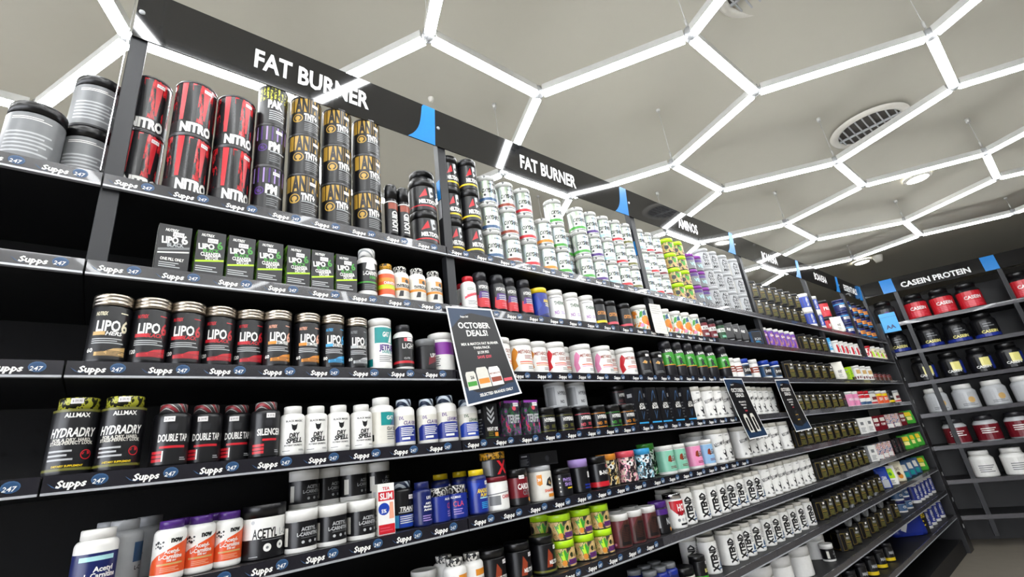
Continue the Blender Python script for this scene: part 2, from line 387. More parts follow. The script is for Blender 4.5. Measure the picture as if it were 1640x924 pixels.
ITEMS = [
 ('nitro', 1, [(-0.022,0.094,0,-22.2), (-0.022,0.094,0.1752,-8.2), (0.0795,0.0555,0,-25), (0.0795,0.0555,0.1752,-11), (0.1795,0.0555,0,-27.8), (0.1795,0.0555,0.1752,-13.8)]),
 ('pm', 1, [(0.2735,0.05,0,10.3), (0.2735,0.05,0.145,7.2)]),
 ('pak', 1, [(0.2735,0.05,0.29,1.9)]),
 ('tnt', 1, [(0.3715,0.0515,0,19.8), (0.3715,0.0515,0.145,7.2), (0.3715,0.0515,0.29,19.2), (0.4725,0.0515,0,17.4), (0.4725,0.0515,0.145,4.8), (0.4725,0.0515,0.29,16.8), (0.5745,0.0515,0,15), (0.5745,0.0515,0.145,2.4), (0.5745,0.0515,0.29,14.4)]),
 ('slim', 1, [(0.6474,0.0245,0,-2.5), (0.6916,0.0245,0,3)]),
 ('meltr', 1, [(0.7869,0.052,0,-0.9), (0.7869,0.052,0.1305,2.1), (0.858,0.169,0,-0.9), (0.858,0.169,0.1305,2.1), (0.858,0.169,0.261,-1)]),
 ('melty', 1, [(0.9147,0.059,0,-0.9), (0.9147,0.059,0.1403,2.1), (0.9147,0.059,0.2806,-1), (0.9921,0.041,0,-1.5), (0.9921,0.041,0.1403,1.5), (0.9921,0.041,0.2806,-1.7)]),
 ('oxyblue', 1, [(1.0841,0.044,0,10.4), (1.0841,0.044,0.1239,7.2), (1.0841,0.044,0.2478,10.2)]),
 ('oxyteal', 1, [(1.1816,0.044,0,10.4), (1.1816,0.044,0.1239,7.2), (1.1816,0.044,0.2478,10.2)]),
 ('oxyred', 1, [(1.2785,0.044,0,8.8), (1.2785,0.044,0.1239,5.6), (1.2785,0.044,0.2478,8.6), (1.9106,0.044,0,25.8), (1.9106,0.044,0.1239,22.6), (1.9106,0.044,0.2478,25.6), (2.2063,0.056,0,25.8), (2.2063,0.056,0.1239,22.6), (2.2063,0.056,0.2478,25.6)]),
 ('oxyorange', 1, [(1.3815,0.044,0,7.5), (1.3815,0.044,0.1239,10.6)]),
 ('oxygreen', 1, [(1.4713,0.044,0,5.9), (1.4713,0.044,0.1239,8.9), (1.4713,0.044,0.2478,5.8), (1.5719,0.104,0,22.9), (1.5719,0.104,0.1239,25.9), (1.6265,0.044,0,22.9), (1.6265,0.044,0.1239,25.9), (1.6265,0.044,0.2478,22.8)]),
 ('oxypurple', 1, [(1.721,0.044,0,24.6), (1.721,0.044,0.1239,27.6), (1.721,0.044,0.2478,24.4)]),
 ('oxysky', 1, [(1.8158,0.044,0,25.8), (1.8158,0.044,0.1239,22.6), (1.8158,0.044,0.2478,25.6), (2.1256,0.053,0,25.8), (2.1256,0.053,0.1239,22.6), (2.1256,0.053,0.2478,25.6)]),
 ('oxyyellow', 1, [(1.9942,0.044,0,24.6), (1.9942,0.044,0.1239,27.6), (1.9942,0.044,0.2478,24.4)]),
 ('oxydark', 1, [(2.2909,0.056,0,27.4), (2.2909,0.056,0.1239,24.2), (2.2909,0.056,0.2478,27.2)]),
 ('lime', 1, [(2.4073,0.045,0,37.5), (2.4073,0.045,0.0937,40.5), (2.4073,0.045,0.1874,37.3), (2.4073,0.045,0.2811,40.3), (2.5076,0.045,0,43), (2.5076,0.045,0.0937,39.9), (2.5076,0.045,0.1874,42.9), (2.5076,0.045,0.2811,39.7)]),
 ('purp', 1, [(2.608,0.046,0,37.5), (2.608,0.046,0.105,40.5), (2.608,0.046,0.21,37.3), (2.6956,0.046,0,43), (2.6956,0.046,0.105,39.9), (2.6956,0.046,0.21,42.9)]),
 ('allday', 1, [(2.8151,0.053,0,45.8), (2.8151,0.053,0.13,42.6), (2.8151,0.053,0.26,45.6), (2.9276,0.053,0,45.1), (2.9276,0.053,0.13,42), (2.9276,0.053,0.26,45), (3.0629,0.053,0,44.5), (3.0629,0.053,0.13,47.5), (3.0629,0.053,0.26,44.4), (3.215,0.053,0,44), (3.215,0.053,0.13,47), (3.215,0.053,0.26,43.8)]),
 ('oct', 1, [(3.3822,0.0455,0,56), (3.3822,0.0455,0.125,52.8), (3.5011,0.0455,0,55.4), (3.5011,0.0455,0.125,52.2), (3.6255,0.0455,0,54.8), (3.6255,0.0455,0.125,51.6), (3.7447,0.0455,0,54.1), (3.7447,0.0455,0.125,51), (3.8691,0.0455,0,53.5), (3.8691,0.0455,0.125,56.5), (3.9991,0.0455,0,53), (3.9991,0.0455,0.125,56), (4.1478,0.0455,0,52.4), (4.1478,0.0455,0.125,55.4)]),
 ('peach', 1, [(3.8478,0.155,0,-0.9), (3.8478,0.155,0.16,2.1), (3.962,0.155,0,-1.5), (3.962,0.155,0.16,1.5), (4.0807,0.155,0,-2.1), (4.0807,0.155,0.16,0.9), (4.2041,0.155,0,-2.7), (4.2041,0.155,0.16,0.3)]),
 ('bwj', 1, [(4.4175,0.055,0,52), (4.4175,0.055,0.145,48.8), (4.621,0.055,0,51.4), (4.621,0.055,0.145,48.2)]),
 ('redjar', 1, [(5.1048,0.123,0,50.8), (5.1048,0.123,0.165,47.6)]),
 ('pouchw', 1, [(5.0596,0.033,0,75.8)]),
 ('greybag', 1, [(5.2985,0.16,0,77.4)]),
 ('navy', 1, [(5.411,0.053,0,47.5), (5.411,0.053,0.12,50.5), (5.411,0.053,0.24,47.3), (5.6189,0.059,0,53), (5.6189,0.059,0.12,49.9), (5.6189,0.059,0.24,52.9)]),
 ('navygold', 1, [(5.7808,0.053,0,47.9), (5.7808,0.053,0.12,50.9), (5.7808,0.053,0.24,47.8), (5.9693,0.053,0,47.3), (5.9693,0.053,0.12,50.3), (5.9693,0.053,0.24,47.1), (6.1449,0.053,0,52.9), (6.1449,0.053,0.12,49.7), (6.1449,0.053,0.24,52.7)]),
 ('oldjar', 1, [(-0.1208,0.114,0,0.8), (-0.1208,0.114,0.1575,-2.4), (-0.2106,0.07,0,0.8)]),
 ('lipow', 2, [(0.0705,0.0255,0,-0.9)]),
 ('lipog', 2, [(0.1452,0.0255,0,-0.9), (0.2132,0.0255,0,-1.5), (0.2816,0.0255,0,-2.1), (0.3534,0.0255,0,-2.7), (0.4197,0.0255,0,2.8), (0.4885,0.0255,0,2.2)]),
 ('lcarn', 2, [(0.5624,0.034,0,-0.9)]),
 ('orangelid', 2, [(0.6233,0.0295,0,-0.5)]),
 ('thy', 2, [(0.6769,0.04,0,1.9), (0.7337,0.032,0,1.3), (0.7961,0.032,0,0.8)]),
 ('hydel', 2, [(0.9395,0.031,0,-0.9), (0.9609,0.098,0,-0.9)]),
 ('hydroxy', 2, [(0.9988,0.0375,0,2.4), (1.0753,0.0335,0,1.8), (1.1374,0.0415,0,1.2), (1.2083,0.0335,0,0.6)]),
 ('bluyel', 2, [(1.2915,0.04,0,15.8)]),
 ('thermo', 2, [(1.3822,0.0395,0,15.8), (1.4778,0.0395,0,15.2), (1.5752,0.0395,0,14.6)]),
 ('oxygold', 2, [(1.6512,0.039,0,17.4)]),
 ('oxygoldr', 2, [(1.7315,0.039,0,17.9), (1.8398,0.039,0,17.3)]),
 ('tropic', 2, [(1.9761,0.043,0,35.8), (2.1804,0.043,0,45.8), (2.2879,0.043,0,45.1), (2.3756,0.043,0,44.5), (2.474,0.043,0,44)]),
 ('darkred', 2, [(2.5558,0.033,0,42.4), (2.6482,0.033,0,41.8)]),
 ('darkgrn', 2, [(2.7523,0.033,0,42.4)]),
 ('pouchk', 2, [(2.8376,0.028,0,60.8), (2.9252,0.028,0,60.1), (3.0247,0.028,0,59.5)]),
 ('tealbox', 2, [(3.2081,0.038,0,52.4)]),
 ('purplesq', 2, [(3.3716,0.042,0,42.9), (3.454,0.033,0,42.3), (3.546,0.033,0,47.9), (3.6412,0.033,0,47.2), (3.74,0.033,0,46.6), (3.8308,0.033,0,46)]),
 ('oct', 2, [(4.0187,0.0455,0,56), (4.1571,0.0455,0,55.4), (4.2888,0.0455,0,54.8), (4.4265,0.0455,0,54.1)]),
 ('bluetube', 2, [(4.5939,0.033,0,37.9)]),
 ('whitejar', 2, [(4.7891,0.043,0,47.9), (4.9179,0.043,0,47.3), (5.0348,0.043,0,52.9), (5.1912,0.043,0,47.9), (5.3364,0.043,0,47.3)]),
 ('redwhite', 2, [(5.6082,0.064,0,47.9), (5.7068,0.043,0,47.3)]),
 ('cream', 2, [(5.8856,0.045,0,49.1), (6.0614,0.045,0,48.5), (6.2219,0.045,0,47.9)]),
 ('hers', 3, [(-0.0191,0.0375,0,-5.8)]),
 ('lipo', 3, [(0.0508,0.0375,0,-3.1), (0.1192,0.0415,0,8), (0.1867,0.0535,0,6.8), (0.2552,0.0575,0,5.6)]),
 ('liposf', 3, [(0.3169,0.0355,0,2.8), (0.3909,0.0355,0,2.2)]),
 ('lipodi', 3, [(0.4589,0.034,0,0.8)]),
 ('lipohc', 3, [(0.5272,0.033,0,0.8)]),
 ('gat', 3, [(0.6009,0.037,0,9.9)]),
 ('light', 3, [(0.6756,0.0335,0,-0.9)]),
 ('minijar', 3, [(0.753,0.035,0,2.4)]),
 ('purpw', 3, [(0.8249,0.057,0,-0.9)]),
 ('metab', 3, [(1.057,0.048,0,17.6), (1.1599,0.048,0,17.6), (1.2508,0.06,0,17.6), (1.4344,0.112,0,17.6), (1.7275,0.104,0,17.6)]),
 ('metabr', 3, [(1.3397,0.048,0,22), (1.7963,0.048,0,22)]),
 ('metabp', 3, [(1.4963,0.048,0,22), (1.6267,0.048,0,22)]),
 ('tiger', 3, [(1.9176,0.043,0,29.1), (2.0209,0.043,0,28.5)]),
 ('rapid', 3, [(2.1276,0.039,0,39.1), (2.2256,0.039,0,38.5), (2.3288,0.039,0,37.9), (2.4376,0.039,0,37.3), (2.5456,0.039,0,42.9), (2.6963,0.039,0,42.2)]),
 ('smallw', 3, [(2.7663,0.044,0,45.8), (2.8393,0.036,0,45.1), (3.0552,0.036,0,45.8)]),
 ('smallb', 3, [(2.936,0.038,0,45.8), (3.2262,0.038,0,45.8), (3.3806,0.038,0,45.1)]),
 ('oct', 3, [(3.5899,0.0455,0,56), (3.7318,0.0455,0,55.4), (3.8817,0.0455,0,54.8), (4.0401,0.0455,0,54.1), (4.2078,0.0455,0,53.5), (4.3717,0.0455,0,53)]),
 ('pouchw', 3, [(4.6229,0.033,0,75.8)]),
 ('limebox', 3, [(4.8546,0.028,0,2.4)]),
 ('gum', 3, [(5.1134,0.045,0,52), (5.2951,0.045,0,51.4), (5.4672,0.045,0,50.8)]),
 ('brown', 3, [(5.6188,0.031,0,49.1), (5.766,0.031,0,48.5), (5.9192,0.031,0,47.9), (6.079,0.031,0,47.3)]),
 ('hydra', 4, [(0.0277,0.0495,0,3.7), (-0.0459,0.0615,0,3.1)]),
 ('dtap', 4, [(0.1137,0.0465,0,0.5), (0.1793,0.0665,0,6), (0.2449,0.0825,0,5.4)]),
 ('silen', 4, [(0.3016,0.0445,0,-0.9)]),
 ('dry', 4, [(0.3635,0.041,0,8.8), (0.4217,0.045,0,7), (0.4793,0.041,0,5.2), (0.5425,0.041,0,3.5)]),
 ('gatcla', 4, [(0.6062,0.052,0,10.8)]),
 ('cla', 4, [(0.6727,0.0425,0,5.9), (0.7487,0.0425,0,5.3)]),
 ('lean', 4, [(0.8184,0.048,0,-2.5)]),
 ('leang', 4, [(0.898,0.046,0,-0.9)]),
 ('nops', 4, [(0.9676,0.037,0,-2.5)]),
 ('terif', 4, [(1.0613,0.037,0,-0.9), (1.1499,0.037,0,-1.5)]),
 ('hypery', 4, [(1.244,0.049,0,10.8), (1.3406,0.049,0,10.8)]),
 ('hyperr', 4, [(1.4405,0.049,0,10.8)]),
 ('hyper', 4, [(1.5355,0.049,0,9.1), (1.7227,0.049,0,9.1)]),
 ('hyperg', 4, [(1.6284,0.049,0,10.8)]),
 ('hyperw', 4, [(1.3379,0.072,0.0915,0.8), (1.4538,0.072,0.0915,0.2)]),
 ('hyperp', 4, [(1.7563,0.099,0.0915,0.8)]),
 ('bcaa', 4, [(1.7933,0.037,0,-2.5), (1.8916,0.037,0,3), (1.9756,0.037,0,2.4), (2.0798,0.037,0,1.8), (2.1903,0.037,0,1.2)]),
 ('recomp', 4, [(2.3019,0.059,0,40.8), (2.4286,0.059,0,40.1), (2.5224,0.059,0,39.5), (2.6181,0.067,0,39), (2.7888,0.151,0,38.4), (2.8004,0.059,0,37.8), (2.8945,0.063,0,37.1), (2.9886,0.075,0,42.7), (3.0861,0.087,0,42.1), (3.1826,0.091,0,41.5), (3.2804,0.099,0,40.9)]),
 ('oct', 4, [(3.4664,0.0545,0,56), (3.5813,0.0545,0,55.4), (3.7015,0.0545,0,54.8), (3.8275,0.0545,0,54.1), (3.9597,0.0545,0,53.5), (4.0986,0.0545,0,53), (4.2446,0.0545,0,52.4), (4.384,0.0545,0,51.8)]),
 ('drkbox', 4, [(4.4716,0.042,0,0.8)]),
 ('pink', 4, [(4.6899,0.057,0,47.5), (4.8352,0.057,0,53)]),
 ('mixr', 4, [(5.0039,0.052,0,47.5), (5.1465,0.052,0,53)]),
 ('mixw', 4, [(5.3339,0.057,0,47.5), (6.1498,0.057,0,47.5)]),
 ('mixo', 4, [(5.5314,0.057,0,47.5), (5.719,0.057,0,53)]),
 ('mixk', 4, [(5.918,0.052,0,47.5)]),
 ('wblue', 5, [(0.0174,0.054,0,-0.9)]),
 ('greyb', 5, [(0.0602,0.124,0,-0.9), (0.0387,0.204,0,-0.9), (0.1069,0.204,0,-1.5)]),
 ('now', 5, [(0.1346,0.0485,0,3.9), (0.189,0.0645,0,3.3), (0.2441,0.0725,0,2.8), (0.1567,0.1185,0,1.9), (0.2338,0.1305,0,1.3)]),
 ('acetyl', 5, [(0.3194,0.083,0,14.2)]),
 ('lcj', 5, [(0.3965,0.056,0,13.9), (0.469,0.056,0,13.3), (0.5455,0.056,0,12.8), (0.4274,0.146,0,59), (0.4274,0.146,0.092,-4), (0.4957,0.174,0,47), (0.4957,0.174,0.092,-16), (0.5611,0.146,0,35), (0.5611,0.146,0.092,-28), (0.6326,0.15,0,23), (0.6326,0.15,0.092,-40)]),
 ('slimbox', 5, [(0.6033,0.045,0,10.4)]),
 ('trans', 5, [(0.6722,0.0755,0,-0.9)]),
 ('life', 5, [(0.7208,0.046,0,-2.5)]),
 ('clab', 5, [(0.7795,0.056,0,-31), (0.844,0.06,0,80)]),
 ('anadrox', 5, [(0.9163,0.0505,0,10.4), (0.8713,0.1905,0,2.4), (0.9465,0.1905,0,1.8)]),
 ('carnit', 5, [(0.9938,0.062,0,0.8)]),
 ('xjar', 5, [(0.994,0.061,0.0987,-2.5)]),
 ('cardio', 5, [(1.0837,0.056,0,8.8)]),
 ('shape', 5, [(1.1913,0.062,0,9.1)]),
 ('blackbox', 5, [(1.1911,0.055,0.1123,8)]),
 ('phys', 5, [(1.2889,0.056,0,5.5)]),
 ('bluelid', 5, [(1.3853,0.057,0,17.4)]),
 ('bnox', 5, [(1.4927,0.06,0,12.4)]),
 ('defg', 5, [(1.5742,0.076,0,15.4)]),
 ('defp', 5, [(1.6767,0.06,0,15.4)]),
 ('defb', 5, [(1.7865,0.06,0,17.4)]),
 ('defgr', 5, [(1.9263,0.132,0,21.1)]),
 ('teal', 5, [(1.9629,0.061,0,27.4), (2.0615,0.061,0,33)]),
 ('tealp', 5, [(2.195,0.061,0,29.1)]),
 ('tealb', 5, [(2.3078,0.061,0,31.1)]),
 ('recomp', 5, [(2.4317,0.067,0,42.8), (2.4277,0.167,0,40), (2.5278,0.083,0,42.1), (2.6324,0.335,0,39.5), (2.6852,0.159,0,41.5), (2.6711,0.251,0,45), (2.7046,0.067,0,41), (2.7632,0.211,0,44.4), (2.8025,0.071,0,40.4), (2.8866,0.259,0,43.8), (2.9005,0.067,0,39.8), (2.9045,0.167,0,43.2), (2.9993,0.071,0,39.1), (3.0011,0.175,0,42.6), (3.0979,0.067,0,44.7), (3.0979,0.167,0,42), (3.2653,0.067,0,44.1), (3.2693,0.167,0,41.4)]),
 ('oct', 5, [(3.4584,0.0625,0,56), (3.574,0.0625,0,55.4), (3.6951,0.0625,0,54.8), (3.8223,0.0625,0,54.1), (3.9559,0.0625,0,53.5), (4.0964,0.0625,0,53), (4.2444,0.0625,0,52.4), (4.4006,0.0625,0,51.8), (4.5502,0.0625,0,51.1)]),
 ('whitebox', 5, [(4.7245,0.05,0,32.9), (4.9269,0.05,0,32.3)]),
 ('redbox', 5, [(5.1246,0.05,0,35.8), (5.3152,0.05,0,35.1), (6.0075,0.05,0,35.8)]),
 ('mixbox', 5, [(5.5173,0.05,0,35.8), (5.754,0.05,0,35.1)]),
 ('pouchyel', 5, [(6.3132,0.05,0,72.9)]),
 ('grey', 6, [(0.6688,0.06,0,-2.5), (0.6648,0.126,0,0.9), (0.6608,0.192,0,-1.8), (0.6081,0.06,0,3), (0.6075,0.142,0,0.3), (0.6068,0.216,0,-2.4), (0.5501,0.072,0,2.4), (0.5524,0.162,0,-0.3), (0.5548,0.244,0,-3), (0.493,0.088,0,1.8), (0.489,0.15,0,-0.9), (0.4852,0.212,0,2.6), (0.4378,0.108,0,1.2), (0.4369,0.178,0,-1.5), (0.4359,0.248,0,1.9), (0.3839,0.132,0,0.6), (0.3857,0.21,0,-2.1), (0.3881,0.284,0,1.3)]),
 ('lcj', 6, [(0.7637,0.136,0,1.9)]),
 ('thyb', 6, [(0.8203,0.058,0,-2.5), (0.8852,0.066,0,3), (0.8331,0.138,0,-2.5)]),
 ('meltt', 6, [(0.9603,0.07,0,11.1), (1.059,0.066,0,10.5), (1.1667,0.066,0,9.9)]),
 ('limeb', 6, [(1.2592,0.066,0,9.1), (1.2592,0.066,0.0815,12.1), (1.2552,0.154,0,12.6), (1.2552,0.154,0.0815,9.4), (1.3624,0.066,0,8.5), (1.3624,0.066,0.0815,11.5), (1.3624,0.154,0,11.9), (1.3624,0.154,0.0815,8.8), (1.463,0.066,0,7.9), (1.463,0.066,0.0815,10.9), (1.467,0.154,0,11.3), (1.467,0.154,0.0815,8.2)]),
 ('choc', 6, [(1.5696,0.065,0,17.4), (1.5656,0.151,0,20.9), (1.6577,0.065,0,23), (1.6577,0.151,0,20.3), (1.7513,0.065,0,22.4), (1.7553,0.151,0,19.7)]),
 ('purpj', 6, [(1.8341,0.063,0,19.1)]),
 ('hot', 6, [(1.9557,0.068,0,26.9)]),
 ('xtend', 6, [(2.0449,0.072,0,23.4), (2.036,0.16,0,48.7), (2.1595,0.068,0,19), (2.1595,0.16,0,44.3), (2.2579,0.068,0,14.6), (2.2619,0.16,0,39.9), (2.3432,0.068,0,10.2), (2.3494,0.168,0,35.5), (2.4523,0.068,0,50.9), (2.4523,0.16,0,31.1), (2.5401,0.068,0,46.5), (2.5441,0.16,0,26.7), (2.654,0.068,0,42.1), (2.65,0.16,0,22.3), (2.7423,0.072,0,37.7), (2.7362,0.16,0,17.9)]),
 ('recomp', 6, [(2.8517,0.072,0,42.8), (2.8477,0.172,0,40), (2.9509,0.072,0,42.1), (2.9509,0.172,0,39.5), (3.0549,0.072,0,41.5), (3.0589,0.172,0,45), (3.1642,0.072,0,41), (3.1602,0.172,0,44.4), (3.2692,0.072,0,40.4), (3.2692,0.172,0,43.8), (3.3792,0.072,0,39.8), (3.3832,0.172,0,43.2), (3.4775,0.08,0,39.1), (3.4795,0.184,0,42.6)]),
 ('oct', 6, [(3.6406,0.0675,0,56), (3.7551,0.0675,0,55.4), (3.8749,0.0675,0,54.8), (4.0005,0.0675,0,54.1), (4.1324,0.0675,0,53.5), (4.2709,0.0675,0,53), (4.4016,0.0675,0,52.4), (4.5387,0.0675,0,51.8), (4.7987,0.1275,0,51.1)]),
 ('whitebox', 6, [(4.7647,0.055,0,32.9)]),
 ('mixbox', 6, [(4.9208,0.055,0,35.8), (5.0664,0.055,0,35.1), (5.219,0.055,0,34.5)]),
 ('drkbox', 6, [(5.3997,0.055,0,0.8), (5.5472,0.055,0,0.2), (5.6789,0.055,0,-0.5)]),
 ('pouchyel', 6, [(5.8942,0.055,0,72.9), (6.1145,0.055,0,72.3), (6.3487,0.055,0,77.8)]),
 ('bluegrey', 7, [(1.7105,0.073,0,-2.1), (1.7065,0.145,0,1.3), (1.7793,0.077,0,-2.7), (1.7749,0.145,0,0.8), (1.8466,0.077,0,2.8), (1.8461,0.145,0,0.2)]),
 ('blacklid', 7, [(1.9492,0.085,0,-2.1)]),
 ('bcaag', 7, [(2.0535,0.075,0,14.1)]),
 ('xtend', 7, [(2.1691,0.083,0,25.4), (2.1651,0.175,0,50.7), (2.2996,0.163,0,21), (2.2898,0.247,0,46.3), (2.3284,0.083,0,16.6), (2.3729,0.207,0,41.9), (2.4233,0.083,0,12.2), (2.4843,0.255,0,37.5), (2.5166,0.083,0,52.9), (2.5166,0.175,0,33.1), (2.622,0.083,0,48.5), (2.626,0.175,0,28.7), (2.7489,0.083,0,44.1), (2.7449,0.175,0,24.3), (2.8518,0.083,0,39.7), (2.8518,0.175,0,19.9), (2.9687,0.083,0,35.3), (2.9727,0.175,0,15.5), (3.0744,0.083,0,30.9), (3.0704,0.175,0,11.1), (3.1855,0.083,0,26.5), (3.1855,0.175,0,51.8), (3.3127,0.083,0,22.1), (3.3167,0.175,0,47.4)]),
 ('oct', 7, [(3.4954,0.0825,0,56), (3.6157,0.0825,0,55.4), (3.7422,0.0825,0,54.8), (3.8754,0.0825,0,54.1), (4.0029,0.0825,0,53.5), (4.1369,0.0825,0,53), (4.278,0.0825,0,52.4), (4.4267,0.0825,0,51.8), (4.5675,0.0825,0,51.1), (4.7155,0.0825,0,56.7)]),
 ('pouchblue', 7, [(4.9149,0.07,0,74.5)]),
 ('pouchgreen', 7, [(5.1133,0.07,0,76.2)]),
 ('pouchcream', 7, [(5.361,0.07,0,76.2)]),
 ('pouchmix', 7, [(5.5601,0.07,0,72.9), (5.7651,0.07,0,72.3), (5.9581,0.07,0,77.8)]),
 ('pouchyel', 7, [(6.2059,0.07,0,72.9)]),
 ('tub', 8, [(2.6269,0.125,0,1.9), (2.6229,0.281,0,-0.8), (2.8513,0.125,0,1.3), (2.8513,0.281,0,-1.3), (3.1039,0.125,0,0.8), (3.1079,0.281,0,-2), (3.5096,0.185,0,0.2), (3.4655,0.329,0,-2.5)]),
 ('lying', 8, [(3.8119,0.105,0.1255,-0.6), (3.9875,0.105,0.1255,-1), (4.1758,0.105,0.1255,-1.4), (4.3632,0.105,0.1255,-1.8), (4.5482,0.105,0.1255,1.9)]),
 ('oct', 8, [(3.742,0.0925,0,56), (3.929,0.0925,0,55.4), (4.1308,0.0925,0,54.8), (4.3193,0.0925,0,54.1), (4.5056,0.0925,0,53.5), (4.7051,0.0925,0,53), (4.9193,0.0925,0,52.4)]),
 ('bwshort', 8, [(5.1979,0.1,0,52.4), (5.1979,0.1,0.09,49.2), (5.3853,0.1,0,51.8), (5.3853,0.1,0.09,48.6)]),
 ('bwtall', 8, [(5.6983,0.105,0,50.8), (5.6943,0.221,0,48), (5.6903,0.337,0,51.5), (5.8411,0.105,0,50.1), (5.8411,0.221,0,47.5), (5.8411,0.337,0,50.9), (5.9901,0.105,0,49.5), (5.9941,0.221,0,53), (5.9981,0.337,0,50.3), (6.1455,0.105,0,49), (6.1415,0.221,0,52.4), (6.1375,0.337,0,49.7), (6.3078,0.105,0,48.4), (6.3078,0.221,0,51.8), (6.3078,0.337,0,49.1)]),
 ('bwtall', 9, [(5.7535,0.105,0,50.8), (5.7495,0.221,0,48), (5.9303,0.105,0,50.1), (5.9303,0.221,0,47.5), (6.1166,0.105,0,49.5), (6.1206,0.221,0,53), (6.3131,0.105,0,49), (6.3091,0.221,0,52.4)]),
 ('mixk', 9, [(3.4801,0.09,0,47.5), (3.4761,0.176,0,50.9), (3.6753,0.09,0,53), (3.6753,0.176,0,50.3), (3.8752,0.09,0,52.4), (3.8792,0.176,0,49.7), (4.0787,0.09,0,51.8), (4.0747,0.176,0,49.1), (4.2846,0.09,0,51.2), (4.2846,0.176,0,48.5), (4.4913,0.09,0,50.6), (4.4953,0.176,0,47.9)]),
 ('lcj', 8, [(3.4555,0.086,0,1.9), (3.6039,0.252,0,-0.8)]),
 ('bigbag', 9, [(5.4134,0.17,0,75.8)]),
 ('flatyel', 9, [(5.5007,0.075,0,62.4)]),
]
